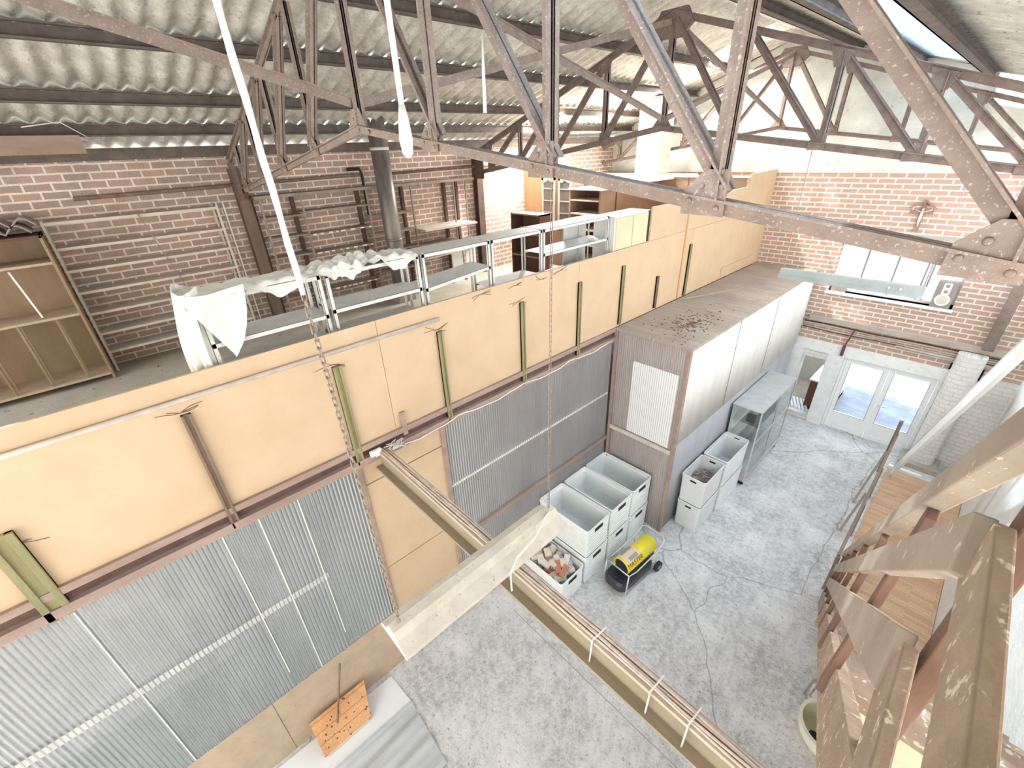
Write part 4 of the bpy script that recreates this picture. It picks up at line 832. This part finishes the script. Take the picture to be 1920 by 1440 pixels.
def flapf(u, v):
    y = 0.30 + 0.50 * v * (1 - u) ** 0.7 + 0.26 * u; z = 6.08 - 0.58 * u - 0.03 * math.sin(v * 3.1)
    x = -4.27 + 0.03 * math.sin(v * 6.5 + u * 3) * (1 - u) + 0.01 * u + crumple(y, z, 3, 0.3)
    return (x, y, z)
m = MB().grid(flapf, 40, 40); m.smooth = True; obj('front_flap', m, 'tarp', t)
# low grey metal cabinet backs behind shelves
for a, b, l in ((5.55, 5.9, 'grey steel sheet leaning behind the far shelf unit'), (5.93, 6.12, 'second grey steel sheet behind the far shelf unit')):
    obj('steel_sheet', B(-4.78, -4.76, a, b, 4.2, 6.0), 'galv', label=l, cat='metal sheet')
# big low bench top (grey boards) behind shelves
obj('low_bench', MB().box(-5.5, -4.75, 2.7, 6.0, 4.9, 4.94).box(-5.48, -5.42, 2.75, 2.81, 4.2, 4.9).box(-5.48, -5.42, 5.9, 5.96, 4.2, 4.9).box(-4.83, -4.77, 2.75, 2.81, 4.2, 4.9).box(-4.83, -4.77, 5.9, 5.96, 4.2, 4.9), 'galv', label='low grey bench standing behind the steel shelves', cat='bench')
# left wall metal shelf
t = thing('wall_shelf', 'wide grey shelf unit with seven boards on the left brick wall', 'shelf unit', (-8.86, 0.58, 4.2))
ys0, ys1 = -0.44, 1.64
for y in (ys0, ys1 - 0.03):
    for x in (-8.70, -9.03): obj('upright', B(x - 0.0, x + 0.03, y, y + 0.03, 4.2, 6.4), 'shelf_edge', t)
for z in (6.37, 6.04, 5.74, 5.43, 5.12, 4.81, 4.52):
    s = obj('shelf_board', B(-9.03, -8.68, ys0, ys1, z - 0.012, z), 'shelf_grey', t)
    obj('edge_strip', B(-8.68, -8.672, ys0, ys1, z - 0.03, z + 0.006), 'shelf_edge', s)
obj('brace_wire', MB().tube([(-8.66, 0.6, 6.4), (-8.66, 0.85, 5.2)], 0.006, 5), 'cone', t)
obj('white_rack', MB().box(-9.03, -9.0, 1.68, 1.7, 4.3, 6.42).box(-9.03, -9.0, 1.78, 1.8, 4.3, 6.42), 'rail_white', label='pair of whitewashed rack rails on the brick beside the wide shelf', cat='rail')
# bookcase
t = thing('bookcase', 'brown open bookcase with dividers at the left edge', 'bookcase', (-8.6, -1.35, 4.2))
bx0, bx1, by0, by1 = -8.95, -8.36, -2.4, -0.47
obj('side_panel', B(bx0, bx1, by1 - 0.03, by1, 4.2, 6.26), 'wood_brown', t, bevel=0.004); obj('side_panel', B(bx0, bx1, by0, by0 + 0.03, 4.2, 6.26), 'wood_brown', t)
obj('back_panel', B(bx0, bx0 + 0.02, by0, by1, 4.2, 6.26), 'wood_brown', t); obj('top', B(bx0, bx1, by0, by1, 6.23, 6.26), 'wood_red', t)
for z in (5.9, 5.2, 4.28): obj('shelf_board', B(bx0 + 0.02, bx1, by0 + 0.03, by1 - 0.03, z, z + 0.03), 'board_dusty', t)
for y in (-0.75, -1.13, -1.5, -1.9):
    obj('divider', MB().box(bx1 - 0.05, bx1 - 0.02, y - 0.012, y + 0.012, 4.31, 5.2).box(bx0 + 0.3, bx0 + 0.32, y - 0.012, y + 0.012, 4.31, 5.2), 'wood_brown', t)
obj('white_strip', MB().bar((-8.45, -0.93, 5.87), (-8.42, -0.86, 5.25), 0.05, 0.02, up=(0, 1, 0)), 'rail_white', label='white profile leaning on the middle shelf of the bookcase', cat='strip')
def offcut(x, y, z, s):
    return MB().grid(lambda u, v: (x + 0.5 * v, y + s * (u - 0.5) * 0.55, z + 0.03 + 0.11 * s * abs(math.sin(u * 2 * math.pi))), 26, 2)
for i, (y, z, l) in enumerate(((-0.78, 6.27, 'lower corrugated roof offcut on top of the bookcase'), (-0.7, 6.35, 'upper corrugated roof offcut on top of the bookcase'))):
    m = offcut(-8.95, y, z, 0.9); m.smooth = True; obj('corrugated_offcut', m, 'cone', label=l, cat='corrugated sheet', group='offcuts on the bookcase', solid=0.02)
# dark wall racking
t = thing('wall_racking', 'long dark racking of narrow boards on the brick wall behind the flue', 'shelf unit', (-8.86, 4.4, 4.2))
ups = [2.28, 2.96, 4.22, 5.22, 6.32, 6.66]
for y in ups:
    obj('upright', B(-8.72, -8.69, y - 0.015, y + 0.015, 4.2, 6.42), 'shelf_dark', t); obj('back_upright', B(-9.03, -8.95, y - 0.1, y - 0.04, 4.2, 6.42), 'plate_dark', t)
obj('top_board', B(-9.03, -8.67, 2.2, 6.9, 6.42, 6.47), 'shelf_dark', t)
for bay, zs in ((0, (6.12, 5.78, 5.44, 5.1, 4.7)), (1, (6.16, 5.76, 5.42, 5.06, 4.7)), (2, (5.93, 5.58, 5.22, 4.8)), (3, (5.2,))):
    for z in zs: obj('shelf_board', B(-9.0, -8.70, ups[bay] + 0.01, ups[bay + 1] - 0.01, z - 0.03, z), 'shelf_dark', t)
for z in (5.76, 5.42, 5.06, 4.7):
    y = 3.02
    while y < 4.15:
        w = RND.uniform(0.04, 0.1); obj('price_tag', B(-8.698, -8.695, y, y + w, z - 0.028, z - 0.004), 'paint_white', t, label='small white paper tag'); y += w + RND.uniform(0.03, 0.12)
obj('wide_board', B(-9.0, -8.35, 5.24, 6.66, 5.52, 5.56), 'shelf_edge', label='wide pale board sticking out of the racking right of the flue', cat='wooden board')
obj('loose_board', MB().bar((-8.75, 5.3, 4.9), (-8.7, 6.6, 4.95), 0.35, 0.03), 'shelf_grey', label='loose board low in the racking right of the flue', cat='wooden board')
for i, y in enumerate((6.05, 6.45)):
    obj('leaning_board', B(-8.66, -8.62, y, y + 0.3, 4.2, 5.05), 'paint_white', label=('left' if i == 0 else 'right') + ' white panel standing under the wide pale board', cat='panel')
# flue
t = thing('flue_pipe', 'shiny grey flue pipe rising from the mezzanine through the roof', 'flue', (-8.5, 4.5, 4.2))
FX = -8.42
obj('pipe', MB().tube([(FX, 4.5, 4.2), (FX, 4.5, 5.3), (FX, 4.5, 8.0)], 0.165, 24), 'flue', t)
for z in (5.45, 7.08): obj('collar', MB().tube([(FX, 4.5, z), (FX, 4.5, z + 0.05)], 0.175, 24), 'galv_light' if z > 6 else 'flue', t)
obj('flue_base', B(FX - 0.2, FX + 0.2, 4.3, 4.7, 4.2, 4.5), 'cone', t)
for (a, b, z, l) in ((0.0, 4.35, 6.68, 'thin pipe on the left wall before the flue'), (4.75, 8.6, 6.71, 'thin pipe on the left wall beyond the flue')):
    obj('wall_pipe', MB().tube([(XL + 0.06, a, z - 0.06), (XL + 0.06, b, z)], 0.028, 8), 'batten_brown', label=l, cat='pipe', group='left wall pipes')
for (y, l) in ((4.3, 'black pipe bend left of the flue'), (4.9, 'black pipe bend right of the flue')):
    obj('pipe_bend', MB().tube([(XL + 0.06, y - 0.25, 6.78), (XL + 0.06, y, 6.78), (XL + 0.07, y + 0.03, 6.7), (XL + 0.07, y + 0.03, 5.9)], 0.03, 8), 'dark', label=l, cat='pipe')
# cabinets at the far end of the mezzanine
t = thing('low_bookcase', 'low dark red bookcase by the brick wall at the mezzanine end', 'bookcase', (-7.5, 7.6, 4.2))
x0, x1, y0, y1, z1 = -7.95, -7.02, 7.35, 7.75, 5.7
obj('side_panel', B(x0, x0 + 0.03, y0, y1, 4.2, z1), 'wood_red', t); obj('side_panel', B(x1 - 0.03, x1, y0, y1, 4.2, z1), 'wood_red', t); obj('back_panel', B(x0, x1, y1 - 0.02, y1, 4.2, z1), 'wood_red', t)
obj('top', B(x0, x1, y0, y1, z1 - 0.03, z1), 'wood_partition', t)
for z in (4.3, 4.75, 5.25): obj('shelf_board', B(x0 + 0.03, x1 - 0.03, y0, y1 - 0.02, z, z + 0.03), 'wood_partition', t)
t = thing('display_cabinet', 'tall cabinet with two arched glass doors and an orange side board', 'cabinet', (-7.95, 9.1, 4.2))
obj('side_board', B(-9.03, -8.42, 8.9, 8.93, 5.0, 6.52), 'wood_orange', t); obj('carcass', B(-8.42, -7.39, 8.92, 9.35, 4.2, 6.42), 'wood_partition', t)
for a, b in ((-8.4, -7.95), (-7.84, -7.41)):
    m = MB(); zt, zb = 6.36, 5.25
    m.box(a, a + 0.06, 8.885, 8.92, zb, zt); m.box(b - 0.06, b, 8.885, 8.92, zb, zt); m.box(a, b, 8.885, 8.92, zb, zb + 0.05)
    n = 12; top_ = []
    for k in range(n + 1): top_.append((a + (b - a) * k / n, 8.885, zt - 0.1 + 0.03 * math.cos(k / n * 4 * math.pi)))
    m.prism([(b, 8.885, zt), (a, 8.885, zt)] + top_, (0, 0.035, 0))
    d = obj('door', m, 'shelf_edge', t)
    g = obj('pane', B(a + 0.05, b - 0.05, 8.9, 8.91, zb + 0.04, zt - 0.08), 'glass_dark', d)
    for z in (5.52, 5.8, 6.08): obj('glazing_bar', B(a + 0.06, b - 0.06, 8.888, 8.9, z, z + 0.02), 'shelf_edge', d)
t = thing('open_cabinet', 'dark open cabinet with a pale top right of the glass doors', 'cabinet', (-6.9, 9.0, 4.2))
x0, x1, y0, y1 = -7.35, -6.42, 8.75, 9.35
obj('side_panel', B(x0, x0 + 0.04, y0, y1, 4.2, 6.1), 'wood_partition', t); obj('side_panel', B(x1 - 0.05, x1, y0, y1, 4.2, 6.1), 'wood_partition', t); obj('back_panel', B(x0, x1, y1 - 0.02, y1, 4.2, 6.1), 'wood_red', t)
obj('top', B(x0 - 0.02, x1 + 0.02, y0 - 0.02, y1, 6.1, 6.14), 'rail_white', t)
for z in (5.86, 5.56, 5.2, 4.85, 4.5): obj('shelf_board', B(x0 + 0.04, x1 - 0.05, y0, y1 - 0.02, z, z + 0.03), 'shelf_edge', t)
t = thing('partition', 'brown wooden partition across the far end of the mezzanine', 'partition', (-5.2, 11.2, 4.2))
for a, b in ((-6.85, -5.62), (-5.6, -4.24)): obj('panel', B(a, b, 11.2, 11.24, 4.2, 6.24), 'wood_partition', t)
obj('top_rail', B(-6.9, -4.22, 11.17, 11.27, 6.24, 6.28), 'rail_white', t)
obj('partition_return', B(-6.45, -6.41, 9.36, 11.2, 4.2, 6.15), 'wood_partition', label='brown panel running back from the dark open cabinet', cat='partition')
obj('ceiling_board', B(XL, -6.0, 9.6, YF - 0.4, 6.2, 6.25), 'rail_white', label='dusty white boards lying on top of the far cabinets', cat='wooden board')
t = thing('chimney', 'square chimney stack against the bright gable', 'chimney', (-6.7, 11.6, 6.25))
obj('shaft', B(-7.15, -6.5, 11.2, 11.75, 6.26, 8.0), 'plate', t); obj('cap', B(-7.25, -6.4, 11.1, 11.85, 7.78, 8.0), 'cone', t); obj('plaster_face', B(-7.15, -6.51, 11.185, 11.2, 6.26, 7.8), 'paint_chipped', t)

# ================================================================== RIGHT SIDE: STAIR, PARQUET
D = Vector((-0.03, 1.04, -0.95)); T0 = Vector((0.13, 1.79, 5.82))
def sp(k, off=0.0, dx=0.0): return T0 + D * k + Vector((dx, 0, -off))
t = thing('stair_balustrade', 'dusty wooden stair balustrade with three rails beside the viewer', 'balustrade', (0.13, 1.79, 4.8))
SU = (0, 0, 1)
obj('handrail', MB().bar(sp(-1.05, -0.12, 0.03), sp(5.25, -0.06, 0.03), 0.06, 0.10, SU), 'stair', t, bevel=0.006)
obj('middle_rail', MB().bar(sp(-0.8, 0.235), sp(5.25, 0.3), 0.035, 0.12, SU), 'stair', t, bevel=0.004)
obj('lower_rail', MB().bar(sp(-0.8, 0.6), sp(5.25, 0.65), 0.035, 0.15, SU), 'stair', t, bevel=0.004)
obj('stringer', MB().bar(sp(-1.0, 1.1, 0.04), sp(5.1, 1.05, 0.0), 0.05, 0.22, SU), 'stair_dust', t, bevel=0.004)
for k in range(6):
    a = sp(k, -0.02, 0.035); b = sp(k, 1.12, 0.0)
    obj('baluster', MB().bar(a, b, 0.09, 0.035, up=(1, 0, 0)), 'stair_red', t, bevel=0.006)
cp = sp(-0.8, 0.235); c2 = sp(-0.8, 0.6)
obj('landing_rail', MB().box(cp.x + 0.004, cp.x + 0.032, -1.2, cp.y + 0.0, cp.z - 0.075, cp.z + 0.065), 'stair_dust', t, bevel=0.004)
obj('landing_rail', MB().box(c2.x - 0.008, c2.x + 0.02, -1.2, c2.y + 0.0, c2.z - 0.09, c2.z + 0.07), 'stair_dust', t, bevel=0.004)
obj('newel', B(cp.x + 0.034, cp.x + 0.075, cp.y + 0.0, cp.y + 0.075, 4.85, 6.95), 'stair_red', t, bevel=0.004)
t = thing('staircase', 'wooden staircase going down along the white right wall', 'staircase', (0.7, 3.5, 0))
n = 25
for i in range(n):
    y = 1.05 + i * 0.2355; z = 5.42 - (i + 1) * 0.215
    if z < 0.1: break
    obj('tread', B(0.2 - 0.006 * i, 1.2, y, y + 0.27, z - 0.035, z), 'stair_dust' if i > 1 else 'newwood', t)
obj('wall_stringer', MB().bar((1.24, 1.1, 5.2), (1.24, 6.35, 0.32), 0.05, 0.26), 'stair', t)
obj('landing', B(0.25, XR - 0.01, -2.4, 1.05, 5.3, 5.42), 'newwood', label='light wooden landing at the head of the staircase', cat='landing')
obj('parquet', B(0.03, XR - 0.01, 6.4, 11.85, 0.0, 0.03), 'parquet', label='warm parquet floor strip along the white right wall', cat='parquet')
obj('parquet_edge', B(0.03, 0.62, 11.85, 11.93, 0.0, 0.1), 'paint_white', label='white skirting at the far end of the parquet', cat='skirting')
obj('guard_board', MB().bar((-0.06, 7.3, 0.69), (-0.06, 11.7, 0.95), 0.05, 0.2), 'brown_rail', label='long brown board standing along the parquet edge', cat='board')
obj('guard_post', B(-0.12, -0.05, 11.55, 11.65, 0, 1.4), 'brown_rail', label='dark post at the far end of the brown board', cat='post')
for i, y in enumerate((7.2, 8.9, 10.4)): obj('guard_post', B(-0.08, -0.02, y, y + 0.06, 0, 0.8), 'brown_rail', label='short post under the brown parquet board, %s from the viewer' % ORD[i], cat='post', group='posts of the brown board')
for a, b, l in (((-0.22, 8.9, 0.02), (-0.1, 9.5, 0.68), 'short dark metal profile leaning on the near half of the brown board'), ((-0.24, 10.0, 0.02), (-0.1, 11.1, 0.86), 'longer dark metal profile leaning on the far half of the brown board')):
    obj('metal_profile', MB().bar(a, b, 0.04, 0.02), 'cone', label=l, cat='metal strip', group='leaning metal profiles')
sb0 = Vector((0.14, 11.6, 0.12)); sb1 = Vector((0.60, 5.05, 6.05))
obj('sloping_beam', MB().bar(sb0, sb1, 0.05, 0.2), 'paint_white', label='white painted beam sloping down towards the double door', cat='beam', bevel=0.006)
obj('sloping_strip', MB().bar(sb0, sb1, 0.04, 0.05, oh=0.13), 'galv', label='grey strip along the top of the white sloping beam', cat='strip')
for i, y in enumerate((9.2, 9.45, 9.7)):
    obj('wall_pipe', MB().tube([(XR - 0.04, y, 0.05), (XR - 0.04, y, 5.5)], 0.03 - 0.006 * i, 10), 'paint_white', label='white vertical pipe on the right wall, %s from the viewer' % ORD[i], cat='pipe', group='right wall pipes')
# urinal and drain
t = thing('floor_urinal', 'old greenish ceramic bowl standing on the floor under the balustrade', 'ceramic bowl', (0.42, 4.7, 0))
def dl(k, z, dx=0.0):
    out = []
    for j in range(25):
        a = math.pi / 2 + math.pi * j / 24; out.append((0.62 + 0.36 * k * math.cos(a) + dx, 4.72 + 0.36 * k * math.sin(a), z))
    return out
obj('outer_bowl', MB().loft([dl(0.75, 0), dl(0.95, 0.15), dl(1.0, 0.28)], True, False), 'basin_rim', t)
obj('rim', MB().loft([dl(1.0, 0.28), dl(1.0, 0.3), dl(0.84, 0.3, -0.02), dl(0.82, 0.27, -0.02)], False, False), 'basin_rim', t)
obj('inner_bowl', MB().loft([dl(0.84, 0.295, -0.02), dl(0.78, 0.2, -0.03), dl(0.5, 0.08, -0.06), dl(0.2, 0.06, -0.06)], False, True), 'basin', t)
obj('drain_hole', MB().cyl((0.5, 4.62, 0.065), (0.5, 4.62, 0.085), 0.06, 16), 'dark', t)
m = MB(); 
for a, b in (((0.24, 5.12), (0.29, 5.44)), ((0.24, 5.12), (0.6, 5.0)), ((0.31, 5.16), (0.35, 5.4)), ((0.31, 5.16), (0.6, 5.06)), ((0.29, 5.44), (0.6, 5.34))): m.bar((a[0], a[1], 0.012), (b[0], b[1], 0.012), 0.018, 0.012)
t = thing('floor_drain', 'square floor drain with a whitish cover beside the ceramic bowl', 'drain', (0.42, 5.22, 0))
obj('drain_frame', m, 'concrete', t)
obj('drain_cover', B(0.3, 0.6, 5.1, 5.38, 0.0, 0.008), 'white_board', t)

# ------------------------------------------------------------------ bottom left corner things
obj('white_board', MB().prism([(-4.16, -1.4, 0.004), (-4.12, 0.98, 0.004), (-3.60, 1.02, 0.004), (-3.62, -1.4, 0.004)], (0, 0, 0.012)), 'white_board', label='flat white sheet on the floor under the pine lid', cat='board')
def psf(u, v):
    y = -1.6 + 2.62 * u - 0.05 * v * u; x = -3.6 + 0.95 * v
    return (x, y, 0.022 + 0.012 * math.sin(v * 19 + u * 2) + 0.008 * math.sin(v * 37 + u * 5) + (0.02 if v < 0.05 else 0))
m = MB().grid(psf, 30, 60); m.smooth = True
obj('plastic_sheet', m, 'plastic_sheet', label='grey wrinkled plastic sheet lying on the floor beside the white sheet', cat='plastic sheet')
t = thing('pine_lid', 'orange knotty pine lid leaning on the skirting board', 'wooden lid', (-4.0, 0.2, 0))
m = MB(); m.prism([(-3.83, -0.16, 0.02), (-3.83, 0.5, 0.02), (-4.16, 0.62, 0.36), (-4.16, -0.16, 0.36)], (0.025, 0, 0.03))
obj('boards', m, 'pine', t, bevel=0.004); obj('end_cleat', MB().bar((-3.82, -0.12, 0.045), (-3.82, 0.46, 0.045), 0.05, 0.03), 'newwood', t)
kn = MB()
for i in range(22):
    u = RND.random(); v = RND.random(); p = Vector((-3.83 - 0.33 * v, -0.12 + 0.66 * u, 0.02 + 0.34 * v)) + Vector((0.026, 0, 0.031))
    kn.dome(p, RND.uniform(0.006, 0.014), (0.7, 0, 0.7), 7)
obj('knot', kn, 'debris', t, kind='stuff')
obj('leaning_stick', MB().bar((-3.95, 0.12, 0.27), (-4.17, 0.42, 1.0), 0.02, 0.02), 'batten_brown', label='thin brown stick leaning over the pine lid', cat='stick')
